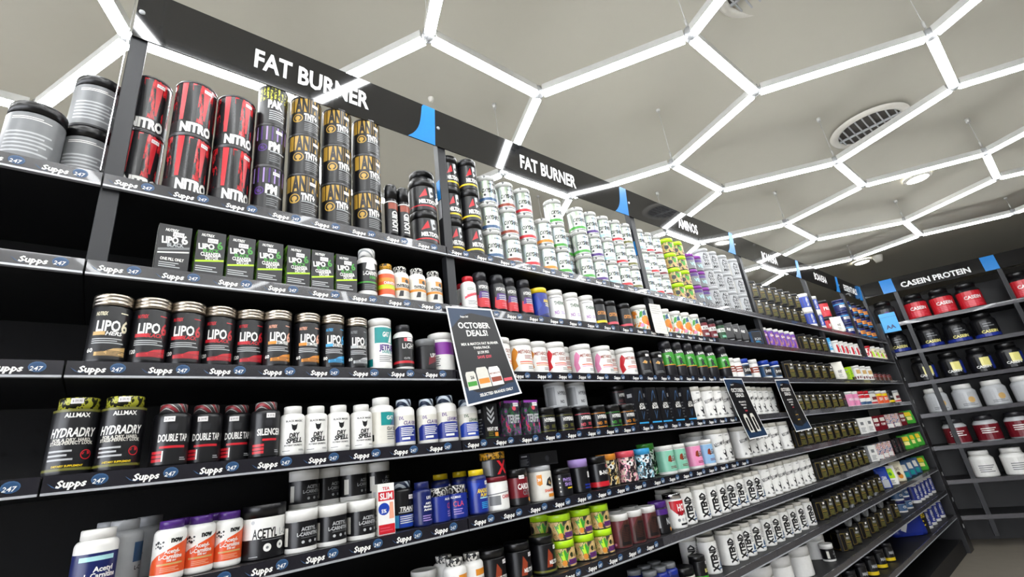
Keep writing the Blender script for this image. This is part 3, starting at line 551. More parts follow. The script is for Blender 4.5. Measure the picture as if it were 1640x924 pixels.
DIMS = {"nitro": [0.0495, 0.1752], "pm": [0.0425, 0.145], "pak": [0.0425, 0.145], "tnt": [0.0475, 0.145], "slim": [0.0215, 0.1976], "meltr": [0.049, 0.1305], "melty": [0.038, 0.1403], "oxyblue": [0.041, 0.1239], "oxyteal": [0.041, 0.1239], "oxyred": [0.041, 0.1239], "oxyorange": [0.041, 0.1239], "oxygreen": [0.041, 0.1239], "oxypurple": [0.041, 0.1239], "oxysky": [0.041, 0.1239], "oxyyellow": [0.041, 0.1239], "oxydark": [0.041, 0.1239], "lime": [0.042, 0.0937], "purp": [0.043, 0.105], "allday": [0.05, 0.13], "bwj": [0.052, 0.145], "redjar": [0.06, 0.165], "navy": [0.05, 0.12], "navygold": [0.05, 0.12], "peach": [0.035, 0.16], "oldjar": [0.05, 0.1575], "lcarn": [0.031, 0.1575], "orangelid": [0.0265, 0.1177], "thy": [0.029, 0.1208], "hydel": [0.028, 0.1248], "hydroxy": [0.0305, 0.152], "bluyel": [0.037, 0.1265], "thermo": [0.0365, 0.1296], "oxygold": [0.036, 0.1221], "oxygoldr": [0.036, 0.1221], "tropic": [0.04, 0.13], "darkred": [0.03, 0.1186], "darkgrn": [0.03, 0.1186], "purplesq": [0.03, 0.125], "whitejar": [0.04, 0.12], "bluetube": [0.03, 0.13], "redwhite": [0.04, 0.12], "cream": [0.042, 0.125], "hers": [0.0345, 0.1512], "lipo": [0.0345, 0.1512], "liposf": [0.0325, 0.1493], "lipodi": [0.031, 0.1512], "lipohc": [0.03, 0.1485], "gat": [0.034, 0.1537], "light": [0.0305, 0.1426], "minijar": [0.032, 0.1], "purpw": [0.042, 0.1288], "metab": [0.045, 0.125], "metabp": [0.045, 0.125], "metabr": [0.045, 0.125], "tiger": [0.04, 0.116], "rapid": [0.036, 0.1782], "smallw": [0.033, 0.114], "smallb": [0.035, 0.114], "gum": [0.042, 0.13], "brown": [0.028, 0.075], "hydra": [0.0375, 0.15], "dtap": [0.0345, 0.132], "silen": [0.0325, 0.132], "dry": [0.029, 0.12], "gatcla": [0.036, 0.14], "cla": [0.0305, 0.1318], "lean": [0.036, 0.142], "leang": [0.034, 0.1283], "hyper": [0.037, 0.0915], "hyperg": [0.037, 0.0915], "hypery": [0.037, 0.0915], "hyperr": [0.037, 0.0915], "hyperp": [0.037, 0.0915], "hyperw": [0.042, 0.105], "recomp": [0.047, 0.1648], "pink": [0.045, 0.12], "mixr": [0.04, 0.12], "mixo": [0.045, 0.12], "mixk": [0.04, 0.12], "mixw": [0.045, 0.12], "wblue": [0.034, 0.1144], "greyb": [0.034, 0.1229], "now": [0.0285, 0.1107], "acetyl": [0.047, 0.115], "lcj": [0.036, 0.092], "trans": [0.0315, 0.1232], "life": [0.026, 0.1152], "clab": [0.032, 0.0914], "anadrox": [0.0305, 0.128], "xjar": [0.041, 0.075], "carnit": [0.042, 0.0987], "cardio": [0.036, 0.1124], "shape": [0.042, 0.1123], "phys": [0.036, 0.0936], "bluelid": [0.037, 0.1155], "bnox": [0.04, 0.1166], "defg": [0.04, 0.1187], "defp": [0.04, 0.121], "defb": [0.04, 0.1219], "defgr": [0.04, 0.1391], "teal": [0.041, 0.12], "tealp": [0.041, 0.122], "tealb": [0.041, 0.122], "grey": [0.03, 0.085], "thyb": [0.033, 0.115], "meltt": [0.041, 0.111], "limeb": [0.041, 0.0815], "choc": [0.04, 0.115], "purpj": [0.038, 0.121], "hot": [0.043, 0.1357], "xtend": [0.043, 0.1463], "bluegrey": [0.033, 0.1068], "blacklid": [0.045, 0.07], "bcaag": [0.035, 0.091], "tub": [0.075, 0.1495], "lying": [0.055, 0.14], "bwtall": [0.055, 0.17], "bwshort": [0.05, 0.09], "lipow": [0.066, 0.045, 0.118], "lipog": [0.062, 0.045, 0.118], "slimbox": [0.045, 0.05, 0.125], "nops": [0.058, 0.05, 0.11], "terif": [0.066, 0.05, 0.118], "bcaa": [0.07, 0.05, 0.16], "blackbox": [0.12, 0.07, 0.045], "pouchk": [0.08, 0.05, 0.115], "tealbox": [0.09, 0.07, 0.1], "oct": [0.085, 0.085, 0.125], "pouchw": [0.1, 0.06, 0.15], "pouchblue": [0.1, 0.06, 0.16], "pouchgreen": [0.11, 0.06, 0.15], "pouchcream": [0.1, 0.06, 0.16], "pouchmix": [0.1, 0.06, 0.14], "pouchyel": [0.12, 0.06, 0.13], "whitebox": [0.09, 0.06, 0.12], "redbox": [0.08, 0.06, 0.12], "limebox": [0.06, 0.05, 0.11], "mixbox": [0.09, 0.06, 0.12], "drkbox": [0.07, 0.06, 0.12], "greybag": [0.12, 0.06, 0.16], "bigbag": [0.3, 0.14, 0.2], "flatyel": [0.1, 0.05, 0.2]}

# ------------------------------------------------------------------ the goods: kinds, shapes and print
# sh: shape, b: body colour, l: lid colour, bg: label colour, art: print (u -1..1 across the front, v 0..1 up the label)
IT = dict(shear=0.25)
def OXY(c): return dict(sh='jar', b='pearl', l='dashlid', zl=.84, bg='pearl', lz=(.04, .8), art=[('r', -2.2, .03, 2.2, .17, c), ('d', -.55, .3, .06, 'dark'), ('t', 'OXYSHRED', -.1, .52, .19, 'black', 1.35, dict(shear=.35, bold=.05)), ('t', 'EHPLABS', .1, .85, .06, 'dark', .6)])
def METAB(c, c2): return dict(sh='jar', b='white', l='white', zl=.84, bg='white', lz=(.05, .8), art=[('p', [(-.95, .05), (-.6, .2), (-.72, .45), (-.5, .75), (-.75, .95), (-.95, .8), (-1.1, .4)], c2), ('t', 'METABOLYTE', .15, .75, .13, 'rust', 1.3), ('l', -.1, .45, .6, .62, 3, 'rust'), ('r', -.45, .33, 1.1, .37, 'orange'), ('r', -.45, .26, 1.1, .29, c), ('l', .1, .06, .7, .18, 2, 'grey')])
def LIPO(sub, c, cap='120', head='red'): return dict(sh='jar', b='dark', l='steel', zl=.845, lr=1.02, bg='dark', lz=(.05, .8), ribs=0, art=[('t', 'NUTREX', -.45, .87, .07, head, .5, IT), ('r', .3, .88, .65, .9, head), ('t', 'LIPO', -.12, .63, .2, 'white', .95), ('t', '6', .55, .63, .22, head, .3), ('r', -.7, .45, -.2, .52, c), ('t', sub, .15, .485, .075, 'white' if sub != 'BLACK' else c, .75, IT), ('l', -.7, .28, .7, .4, 3, 'lgrey'), ('t', cap, -.72, .17, .075, 'white', .3), ('p', [(-.5, .06), (.75, .06), (.75, .24), (.2, .2), (-.1, .14), (-.5, .13)], c), ('l', -.4, .06, .75, .16, 4, 'dkred' if c == 'red' else 'dark')])
def HYPER(c): return dict(sh='jar', b='dark', l='black', zl=.76, bg='dark', lz=(.05, .72), art=[('t', 'HYPERBURN', .1, .68, .22, 'white', 1.3), ('t', 'NO', -.45, .28, .18, c, .4), ('r', -1.1, .03, 1.1, .07, c), ('r', -1.1, .9, 1.1, .93, c), ('l', 0, .2, .5, .4, 3, c)])
def DEF(ink, lid): return dict(sh='jar', b='dark', l=lid, zl=.82, bg=ink, lz=(.04, .8), art=[('t', 'DEFICIT', .1, .42, .17, 'black', 1.25, dict(bold=.06)), ('p', [(-.6, .72), (-.1, .62), (.05, .75), (-.2, .86)], 'white'), ('d', -.25, .73, .05, 'black'), ('r', .55, .03, .8, .14, 'white')])
def TEAL(c, c2): return dict(sh='jar', b='white', l='white', zl=.86, bg=c, lz=(.1, .82), art=[('p', [(-.35, .5), (.0, .42), (.1, .6), (-.05, .78), (-.25, .72)], 'rust'), ('t', 'LGND', .4, .58, .26, 'white', .9, dict(shear=.2)), ('t', 'LGND', .38, .6, .26, 'dark', .9, dict(shear=.2)), ('l', -.2, .12, .7, .26, 2, 'dkred')])
def CLA(t, c, stripe='royal'): return dict(sh='bottle', b='white', l='stripe_navy', bg='offwhite', lz=(.07, .64), art=[('p', [(-1.1, .03), (1.1, .03), (1.1, .62), (-.75, .62), (-1.1, .5)], stripe), ('t', 'EVL', -.5, .9, .12, c, .35), ('t', t, .2, .72, .13, c, 1.1, IT), ('l', -.55, .22, .6, .56, 5, 'white'), ('r', -.5, .1, .1, .18, 'white')])
K = {}
def OCT(): return [('p', [(-1, .03), (-.18, .03), (-.05, .16), (-.05, .98), (-1, .98)], 'dimgold'), ('p', [(-.94, .05), (-.22, .05), (-.11, .17), (-.11, .96), (-.94, .96)], 'black'), ('r', .02, .44, .95, .5, 'dimgold'), ('t', 'AMINO', .5, .7, .13, 'lgrey', .85), ('l', .05, .08, .9, .36, 4, 'olive'), ('l', .05, .54, .9, .62, 1, 'olive'), ('r', .45, .86, .8, .97, 'price')]
K.update(
 nitro=dict(sh='can', b='dark', l='tinrim', bg='nitro_ink', desc='tall black and red splattered supplement tin', art=[('p', [(-.7, .25), (-.55, .25), (-.5, 1), (-.75, 1)], 'red'), ('p', [(-.2, .22), (-.1, .22), (-.02, .97), (-.3, .97)], 'dark'), ('p', [(.2, .3), (.28, .3), (.42, .98), (.1, .98)], 'red'), ('p', [(.55, .22), (.8, .22), (.72, .96), (.6, .96)], 'dark'), ('p', [(.85, .2), (1.1, .2), (1.1, .98), (.95, .98)], 'red'), ('r', -2, .0, 2, .22, 'dark'), ('t', 'NITRO', 0, .11, .17, 'white', 1.25, dict(bold=.06))], stick=(.3, .9)),
 pm=dict(sh='can', b='dark', l='tinrim', bg='dark', desc='black and purple striped tin', art=[('r', -.9 + .28 * i, .62, -.82 + .28 * i, .98, 'purple' if i % 2 else 'lilac') for i in range(7)] + [('d', -.5, .42, .1, 'purple'), ('d', -.5, .42, .075, 'dark'), ('d', -.5, .42, .045, 'purple'), ('t', 'PM', .12, .47, .2, 'white', .6, dict(bold=.06)), ('l', -.1, .3, .8, .36, 1, 'lgrey'), ('l', -.1, .06, .5, .26, 4, 'grey')], stick=(.35, .86)),
 pak=dict(sh='can', b='dark', l='tinrim', bg='dark', desc='black tin with yellow green stripes', art=[('r', -.9 + .2 * i, .62, -.78 + .2 * i, .98, 'camo_yel') for i in range(10)] + [('t', 'PAK', .0, .52, .2, 'white', .8, dict(bold=.06)), ('l', -.3, .08, .6, .36, 5, 'lgrey')]),
 tnt=dict(sh='can', b='dark', l='tinrim', bg='dark', desc='black tin with gold letter stripes', art=[('r', -1, .6, -.72, .99, 'gold'), ('r', -.66, .6, 1.25, .99, 'gold'), ('t', 'ANIMAL', .3, .79, .42, 'black', 1.8, dict(bold=.05)), ('d', -.45, .42, .12, 'gold'), ('d', -.45, .42, .095, 'dark'), ('d', -.45, .42, .06, 'gold'), ('t', 'TNT+', .22, .47, .16, 'white', .7, dict(bold=.06)), ('r', -.1, .34, .85, .36, 'lgrey'), ('l', -.1, .06, .75, .3, 5, 'grey')], stick=(.45, .82)),
 slim=dict(sh='spray', b='dark', l='black', bg='dark', desc='slim black spray can', lz=(.06, .66), art=[('t', 'LIQUID', .1, .38, .17, 'white', .62, dict(rot=90)), ('r', -.7, .75, .7, .95, 'rust'), ('r', -2.3, .97, 2.3, 1.0, 'white')]),
 meltr=dict(sh='jar', b='black', l='black', zl=.8, bg='dark', desc='black jar with red ring print', art=[('r', -2.3, .12, 2.3, .17, 'red'), ('p', [(-.6, .5), (-.2, .9), (-.1, .6)], 'red'), ('p', [(-.05, .95), (.25, .98), (.3, .6), (.05, .5)], 'lgrey'), ('d', .2, .72, .07, 'black'), ('t', 'MELTDOWN', .1, .33, .16, 'white', 1.4, dict(bold=.05))]),
 melty=dict(sh='jar', b='black', l='black', zl=.8, bg='dark', desc='black jar with yellow ring print', art=[('r', -2.3, .1, 2.3, .17, 'yellow'), ('p', [(-.6, .5), (-.2, .9), (-.1, .6)], 'red'), ('p', [(-.05, .95), (.25, .98), (.3, .6), (.05, .5)], 'lgrey'), ('d', .2, .72, .07, 'black'), ('t', 'MELTDOWN', .1, .33, .16, 'white', 1.4, dict(bold=.05))]),
)
for c_, col_, dn_ in [('blue', 'bluegrey', 'grey blue'), ('teal', 'rust', 'rust'), ('red', 'red', 'red'), ('orange', 'amber', 'orange'), ('green', 'green', 'green'), ('purple', 'purple', 'purple'), ('sky', 'aqua', 'pale blue'), ('yellow', 'olive', 'olive'), ('dark', 'dkred', 'dark red')]:
    K['oxy' + c_] = OXY(col_); K['oxy' + c_]['desc'] = 'pearly jar with %s foot band' % dn_
K.update(
 lime=dict(sh='jar', b='dark', l='lime', zl=.76, bg='fruit', desc='fruit print jar with lime lid', art=[('p', [(-.1, .4), (-.3, .95), (.0, .75), (.25, .98), (.2, .45)], 'green'), ('d', -.5, .5, .2, 'char'), ('t', 'e', .55, .62, .34, 'black', .4), ('r', .2, .1, .85, .34, 'dkred')]),
 purp=dict(sh='jar', b='char', l='violet', zl=.82, bg='grey', desc='grey jar with purple lid', art=[('t', 'VEL', .2, .4, .26, 'aqua', .9), ('r', -2.2, .72, 2.2, .95, 'purple')]),
 allday=dict(sh='jar', b='lgrey', l='lgrey', zl=.84, bg='lgrey', desc='pale grey jar with black stacked lettering', art=[('t', 'ALL', .1, .84, .19, 'dark', .8), ('t', 'DAY', .1, .61, .19, 'dark', .8), ('t', 'YOU', .1, .38, .19, 'dark', .8), ('t', 'MAY', .1, .15, .19, 'dark', .8), ('r', -.95, .05, -.6, .95, 'offwhite')]),
 bwj=dict(sh='jar', b='white', l='white', zl=.84, bg='blue', lz=(.16, .8), desc='blue labelled jar with white lid', art=[('t', 'PROTEIN', 0, .5, .2, 'white', .8, dict(rot=90)), ('r', -.7, .1, -.5, .9, 'royal')]),
 redjar=dict(sh='jar', b='char', l='char', zl=.85, bg='red', lz=(.05, .82), desc='big red jar with dark lid', art=[('t', 'PRE', 0, .6, .25, 'white', .8), ('l', -.5, .1, .6, .4, 3, 'rose')]),
 navy=dict(sh='jar', b='dark', l='navy', zl=.82, bg='navy', desc='navy jar with white word panel', art=[('r', -.6, .35, .8, .62, 'white'), ('t', 'WHEY', .1, .48, .16, 'navy', .9), ('r', -2.2, .72, 2.2, .8, 'sky')]),
 navygold=dict(sh='jar', b='dark', l='dark', zl=.82, bg='navy', desc='navy jar with yellow panel', art=[('r', -.8, .3, .8, .7, 'amber'), ('t', 'CUT', .1, .5, .22, 'navy', .8), ('l', -.5, .05, .6, .22, 2, 'sky')]),
 peach=dict(sh='jar', b='lgrey', l='white', zl=.7, bg='peach', lz=(.3, .66), desc='peach jar with white lid', art=[('l', -.6, .2, .6, .8, 3, 'white')]),
 oldjar=dict(sh='jar', b='char', l='black', zl=.84, bg='grey', desc='large grey black jar', art=[('l', -.6, .84, .6, .92, 2, 'white'), ('l', -.7, .1, .7, .6, 6, 'lgrey')], ribs=1),
 lcarn=dict(sh='bottle', b='white', l='stripe_white', bg='dark', lz=(.1, .68), desc='white bottle with black green label', cr=.82, sh_=.72, zc=.84, art=[('p', [(-.4, .78), (.0, .72), (.4, .78), (.3, 1), (-.3, 1)], 'white'), ('t', 'L-CARNITINE', .15, .62, .14, 'white', 1.5), ('t', '1000', .2, .47, .1, 'green', .6), ('r', -2.2, .27, 2.2, .32, 'green'), ('l', -.5, .04, .7, .22, 3, 'grey')]),
 orangelid=dict(sh='bottle', b='white', l='camo_gold', bg='orange', lz=(.1, .68), desc='orange striped bottle with gold lid', art=[('r', -2.2, .62, 2.2, .8, 'amber'), ('t', 'CARNITINE', .1, .55, .12, 'white', 1.3), ('r', -2.2, .26, 2.2, .46, 'lime'), ('r', -2.2, .3, 2.2, .36, 'yellow')]),
 thy=dict(sh='bottle', b='white', l='camo', bg='offwhite', lz=(.07, .66), desc='white bottle with marbled lid, amber band', art=[('r', -.2, .74, .75, .98, 'amber'), ('d', .3, .82, .1, 'dark'), ('t', 'THYROLEAN', .1, .58, .14, 'dark', 1.5, dict(bold=.06)), ('r', -2.2, .36, 2.2, .48, 'amber'), ('p', [(-.5, .08), (-.1, .08), (-.05, .34), (-.35, .34)], 'dark'), ('l', .1, .08, .7, .3, 3, 'lgrey')]),
 thyb=dict(sh='bottle', b='white', l='camo', bg='white', lz=(.07, .66), desc='white bottle with black marbled cap', art=[('r', -.2, .74, .75, .98, 'amber'), ('t', 'THYROLEAN', .1, .58, .14, 'dark', 1.5)]),
 hydel=dict(sh='bottle', b='white', l='red', bg='white', lz=(.06, .66), desc='white bottle with red cap', art=[('l', -.6, .8, .4, .94, 3, 'dkgreen'), ('p', [(-.9, .38), (.9, .68), (.9, .8), (-.9, .5)], 'rose'), ('t', 'HARDCORE', .0, .62, .12, 'red', 1.3, dict(tilt=.2)), ('l', -.6, .08, .6, .3, 3, 'grey')]),
 hydroxy=dict(sh='tallbottle', b='char', l='char', bg='char', lz=(.08, .72), desc='black waisted bottle with purple red label', art=[('p', [(-.95, .1), (-.6, .0), (1, .0), (1, .36), (-.4, .36), (-.8, .5)], 'red'), ('p', [(-.75, .36), (1, .36), (1, .62), (-.55, .62)], 'purple'), ('t', 'HYDROXYCUT', .15, .8, .13, 'white', 1.5), ('t', 'HARDCORE', .2, .68, .07, 'grey', .8), ('l', -.4, .34, .9, .58, 3, 'lgrey'), ('l', -.2, .08, .7, .26, 2, 'rose')]),
 bluyel=dict(sh='jar', b='royal', l='yellow', zl=.85, bg='royal', desc='blue jar with yellow lid', art=[('p', [(-1, .1), (-.2, .45), (-.6, .95), (-1.1, .8)], 'blue'), ('t', 'ANABOL', .4, .66, .14, 'yellow', .9), ('l', .1, .4, .9, .56, 2, 'paleyel'), ('p', [(-.6, 0), (.9, 0), (.8, .2), (.1, .1)], 'navy')]),
 thermo=dict(sh='jar', b='white', l='white', zl=.84, bg='white', desc='white tub with dark lettering', art=[('l', -.85, .88, .3, .95, 1, 'grey'), ('t', 'THERMO', .05, .66, .15, 'dkgreen', 1.2), ('t', 'NO', -.4, .24, .15, 'violet', .4), ('l', .0, .16, .5, .3, 2, 'lilac')]),
 oxygold=dict(sh='jar', b='black', l='black', zl=.82, bg='dark', desc='black jar with gold letters, yellow foot', art=[('r', -2.2, .04, 2.2, .16, 'yellow'), ('t', 'OXYSHRED', .1, .55, .18, 'amber', 1.3, dict(shear=.3))]),
 oxygoldr=dict(sh='jar', b='black', l='black', zl=.82, bg='dark', desc='black jar with gold letters, rose foot', art=[('r', -2.2, .04, 2.2, .16, 'rose'), ('t', 'OXYSHRED', .1, .55, .18, 'amber', 1.3, dict(shear=.3))]),
 tropic=dict(sh='jar', b='offwhite', l='white', zl=.84, bg='tropics', desc='white tub with orange fruit print', art=[('d', .15, .45, .24, 'amber'), ('d', .3, .3, .14, 'orange'), ('p', [(-.5, .55), (-.2, .7), (-.1, .95), (-.4, .85)], 'green'), ('p', [(-.1, .7), (.3, .72), (.2, .95), (-.05, .92)], 'bluegrey'), ('d', -.35, .2, .1, 'pink')]),
 darkred=dict(sh='jar', b='char', l='char', zl=.78, bg='dkred', desc='dark bottle with white red label', art=[('r', -2.2, .5, 2.2, .78, 'white'), ('t', 'BCAA', 0, .64, .18, 'dark', .8), ('r', -.3, .1, .5, .26, 'lgrey')]),
 darkgrn=dict(sh='jar', b='char', l='char', zl=.78, bg='dkgreen', desc='dark bottle with white green label', art=[('r', -2.2, .5, 2.2, .78, 'white'), ('t', 'EAA', 0, .64, .18, 'dkgreen', .8), ('r', -.3, .1, .5, .26, 'mint')]),
 purplesq=dict(sh='jar', b='white', l='white', zl=.87, bg='violet_art', lz=(.04, .84), desc='purple art tub with white lid', art=[('t', 'EAA', 0, .7, .14, 'white', .7), ('r', -.95, .05, -.75, .95, 'dark')]),
 whitejar=dict(sh='jar', b='white', l='white', zl=.84, bg='white', desc='white jar with red sash and black block', art=[('p', [(-.3, .1), (.0, .1), (.1, .5), (-.1, .9), (-.3, .8)], 'red'), ('r', .2, .1, .8, .45, 'dark'), ('l', .0, .55, .8, .9, 3, 'grey')]),
 bluetube=dict(sh='jar', b='white', l='sky', zl=.9, bg='sky', lz=(.2, .88), desc='bright blue upright tube', art=[('t', 'CELL', 0, .5, .26, 'white', .7, dict(rot=90))]),
 redwhite=dict(sh='jar', b='white', l='red', zl=.84, bg='redwhite_art', desc='white jar with red lid and lime foot', art=[('p', [(.3, .05), (.9, .05), (.9, .6), (.6, .7)], 'lime')]),
 cream=dict(sh='jar', b='cream', l='white', zl=.84, bg='cream', desc='cream jar with red splash print', art=[('p', [(-.5, .2), (-.2, .15), (-.3, .7), (-.6, .8)], 'lime'), ('p', [(.0, .2), (.5, .25), (.4, .5), (.05, .45)], 'rose'), ('t', 'GUT', .2, .72, .16, 'brown', .7)]),
 hers=LIPO('HERS', 'tan', '60', 'cream'), lipo=LIPO('BLACK', 'red'), liposf=LIPO('STIM-FREE', 'amber', '60', 'peach'), lipodi=LIPO('DIURETIC', 'sky', '80', 'sky'), lipohc=LIPO('HARDCORE', 'lgrey', '60', 'grey'),
 gat=dict(sh='jar', b='white', l='white', zl=.87, bg='white', desc='white bottle with teal label', art=[('r', -.6, .58, 1.2, .98, 'teal'), ('t', 'GAT', .2, .8, .12, 'white', .5, IT), ('p', [(.35, .6), (.7, .6), (.7, .95)], 'white'), ('t', 'JETFUEL', .35, .47, .13, 'purple', 1.3, dict(bold=.05)), ('t', 'DIURETIC', .3, .36, .07, 'teal', .8), ('l', -.3, .1, .8, .28, 4, 'grey'), ('r', -1.4, .02, -.75, .2, 'teal')]),
 light=dict(sh='bottle', b='white', l='char', bg='black', lz=(.06, .7), cr=.7, desc='white bottle with black label, clear cap', art=[('r', -.3, .86, .5, .97, 'rose'), ('t', 'LIGHT', .2, .7, .18, 'white', 1.3, dict(bold=0)), ('r', -2.2, .12, 2.2, .2, 'red'), ('t', 'CUTS', -.1, .28, .06, 'lgrey', .5)], stick=(.2, .92)),
 minijar=dict(sh='jar', b='char', l='grey', zl=.8, bg='dark', desc='short dark jar with grey lid', art=[('p', [(-.2, .15), (.9, .4), (.9, .65), (-.1, .5)], 'dkred'), ('t', 'LIPO', .35, .6, .16, 'white', .7, dict(tilt=.15))], ribs=1),
 purpw=dict(sh='jar', b='white', l='white', zl=.85, bg='white', desc='white tub with magenta band', art=[('r', -2.2, .5, 2.2, .92, 'violet'), ('l', -.9, .1, -.5, .46, 5, 'grey')]),
 metab=METAB('amber', 'amber'), metabr=METAB('rose', 'red'), metabp=METAB('pink', 'pink'),
 tiger=dict(sh='jar', b='black', l='black', zl=.78, bg='dark', desc='black jar with amber eye picture', art=[('r', -.7, .3, .9, .95, 'char'), ('p', [(-.5, .68), (-.1, .6), (.0, .72), (-.25, .82)], 'tan'), ('d', -.25, .7, .05, 'amber'), ('p', [(.25, .68), (.6, .62), (.7, .74), (.45, .82)], 'tan'), ('d', .5, .7, .05, 'amber'), ('l', -.5, .08, .4, .24, 2, 'grey')], stick=(.1, 1.1)),
 rapid=dict(sh='tallbottle', b='char', l='char', bg='green', lz=(.3, .66), desc='black bottle with green label', art=[('t', 'RAPID', .0, 1.12, .16, 'white', 1.2), ('t', 'R', -.05, .4, .55, 'char', .5), ('r', -2.2, .0, 2.2, .06, 'amber'), ('l', -.5, .6, .0, .8, 2, 'white')]),
 smallw=dict(sh='jar', b='white', l='white', zl=.8, bg='white', lz=(.08, .76), desc='small white tub', art=[('r', -2.2, .3, 2.2, .75, 'rust'), ('l', -.5, .35, .6, .7, 2, 'white')]),
 smallb=dict(sh='jar', b='white', l='blue', zl=.78, bg='bluegrey', lz=(.1, .7), desc='small white tub with blue lid', art=[('r', -.6, .1, .9, .9, 'char'), ('t', 'DOUBLE', .2, .5, .26, 'white', 1.2)]),
 gum=dict(sh='jar', b='white', l='white', zl=.86, bg='white', desc='white jar with little candy pictures', art=[('r', -.4, .5, .4, .85, 'tan')] + [('r', -.9 + .38 * i, .08, -.66 + .38 * i, .3, 'choc') for i in range(5)]),
 brown=dict(sh='bottle', b='choc', l='black', bg='brown', desc='little dark brown bottle', art=[('r', -2.2, .7, 2.2, .76, 'rose')]),
 hydra=dict(sh='jar', b='dark', l='camo_yel', zl=.86, lr=.86, bg='dark', lz=(.05, .84), desc='black jar with yellow green lid', art=[('r', -2.2, .96, 2.2, 1.0, 'olive'), ('t', 'ALLMAX', .05, .9, .07, 'white', .85), ('t', 'HYDRADRY', .0, .62, .14, 'white', 1.6, dict(shear=.2)), ('t', 'FOR A DRY, HARD,', .0, .5, .05, 'offwhite', 1.3), ('t', 'STAGE-PERFECT LOOK', .0, .45, .05, 'offwhite', 1.5), ('l', -.75, .16, .2, .36, 3, 'lgrey'), ('d', .55, .26, .08, 'red'), ('d', .55, .26, .065, 'dark'), ('r', -2.2, .02, 2.2, .06, 'olive'), ('t', 'DIETARY SUPPLEMENT', .0, .09, .03, 'yellow', 1)], stick=(-.05, 1.14)),
 dtap=dict(sh='bottle', b='dark', l='stripe_red', cr=.74, nr=.7, zc=.87, sh_=.8, bg='dark', lz=(.04, .78), desc='black bottle with red striped cap', art=[('p', [(-.15, .7), (.15, .7), (.2, .85), (-.2, .85)], 'char'), ('t', 'DOUBLE TAP', .05, .55, .15, 'white', 1.3), ('r', -.5, .33, .6, .38, 'red'), ('r', -.85, .06, -.3, .12, 'red'), ('r', -.85, .14, -.3, .2, 'red'), ('r', -.85, .22, -.3, .28, 'red'), ('r', -.36, .06, -.3, .28, 'white'), ('l', .4, .06, .75, .14, 2, 'lgrey')], stick=(-.2, .95)),
 silen=dict(sh='bottle', b='dark', l='stripe_red', cr=.74, nr=.7, zc=.87, sh_=.8, bg='dark', lz=(.04, .78), desc='black bottle with wide white wordmark', art=[('p', [(-.15, .7), (.15, .7), (.2, .85), (-.2, .85)], 'char'), ('t', 'SILENCER', .1, .56, .15, 'white', 1.4), ('r', -.3, .35, .5, .4, 'red'), ('r', -.85, .06, -.2, .12, 'red'), ('r', -.85, .14, -.2, .2, 'red'), ('r', -.85, .22, -.2, .28, 'red'), ('l', .4, .06, .75, .14, 2, 'lgrey')], stick=(.1, .95)),
 dry=dict(sh='bottle', b='white', l='white', cr=.72, nr=.66, zc=.86, sh_=.76, bg='white', lz=(.06, .74), desc='white bottle with slanted black lettering', art=[('t', 'BLACK MAGIC', .0, .92, .055, 'dark', 1.1), ('p', [(-.2, .84), (-.08, .8), (.08, .8), (.2, .84), (.14, .68), (.0, .62), (-.14, .68)], 'dark'), ('t', 'DRY', .02, .5, .13, 'black', .7, dict(shear=.25, bold=.05, tilt=.06)), ('t', 'SPELL', .02, .35, .13, 'black', 1.1, dict(shear=.25, bold=.05, tilt=.06)), ('t', 'POTENT DIURETIC', .0, .21, .045, 'dark', 1.2), ('l', -.75, .04, -.2, .08, 1, 'grey'), ('l', .3, .04, .8, .1, 2, 'grey')]),
 gatcla=dict(sh='bottle', b='white', l='white', cr=.66, nr=.6, zc=.86, sh_=.74, bg='offwhite', lz=(.08, .7), desc='white bottle with teal corner label', art=[('r', -.25, .56, 1.1, .98, 'bluegrey'), ('p', [(-.25, .56), (.3, .56), (.9, .98), (-.25, .98)], 'teal'), ('t', 'GAT', .35, .8, .12, 'white', .5), ('t', 'CLA 1250', .5, .46, .1, 'dark', .8), ('l', .1, .1, .8, .38, 4, 'grey'), ('r', -1.1, .1, -.7, .3, 'dark')]),
 cla=CLA('CLA1000', 'purple'), lean=CLA('LEANMODE', 'purple'), leang=CLA('LEANMODE', 'dkgreen', 'blue'),
 hyper=HYPER('amber'), hyperg=HYPER('green'), hypery=HYPER('olive'), hyperr=HYPER('rose'), hyperp=HYPER('choc'), hyperw=dict(sh='jar', b='lgrey', l='lgrey', zl=.82, bg='lgrey', desc='grey white jar with dark lettering', art=[('t', 'HYPERBURN', .2, .62, .18, 'dark', 1.2), ('t', 'NO', -.1, .2, .15, 'dark', .35), ('r', -1.3, .05, -.6, .95, 'grey')]),
 recomp=dict(sh='jar', b='offwhite', l='offwhite', zl=.88, lr=.97, bg='white', lz=(.03, .86), desc='tall white tub with black motif', art=[('l', .0, .9, .4, .95, 1, 'grey'), ('t', 'RECOMPOSED', .1, .66, .12, 'char', 1.3, dict(tilt=.22)), ('d', .3, .34, .1, 'dark'), ('d', .22, .37, .06, 'white'), ('d', .38, .22, .055, 'dark'), ('p', [(-.4, .1), (-.15, .1), (-.27, .2)], 'grey'), ('t', 'PROTEIN', .35, .1, .05, 'dark', .5)]),
 pink=dict(sh='jar', b='white', l='white', zl=.86, bg='pink', desc='pink jar with white lid', art=[('t', 'VEGAN', .1, .55, .2, 'white', 1.1), ('p', [(.2, .1), (.9, .1), (.9, .5)], 'violet')]),
 mixr=dict(sh='jar', b='white', l='red', zl=.8, bg='white', desc='white jar with red lid', art=[('r', -2.2, .65, 2.2, .95, 'red'), ('r', -2.2, .03, 2.2, .3, 'bluegrey')]),
 mixo=dict(sh='jar', b='white', l='white', zl=.84, bg='orange', desc='orange jar with white lid', art=[('r', -2.2, .75, 2.2, .97, 'yellow'), ('t', 'ISO', .1, .45, .3, 'white', .8)]),
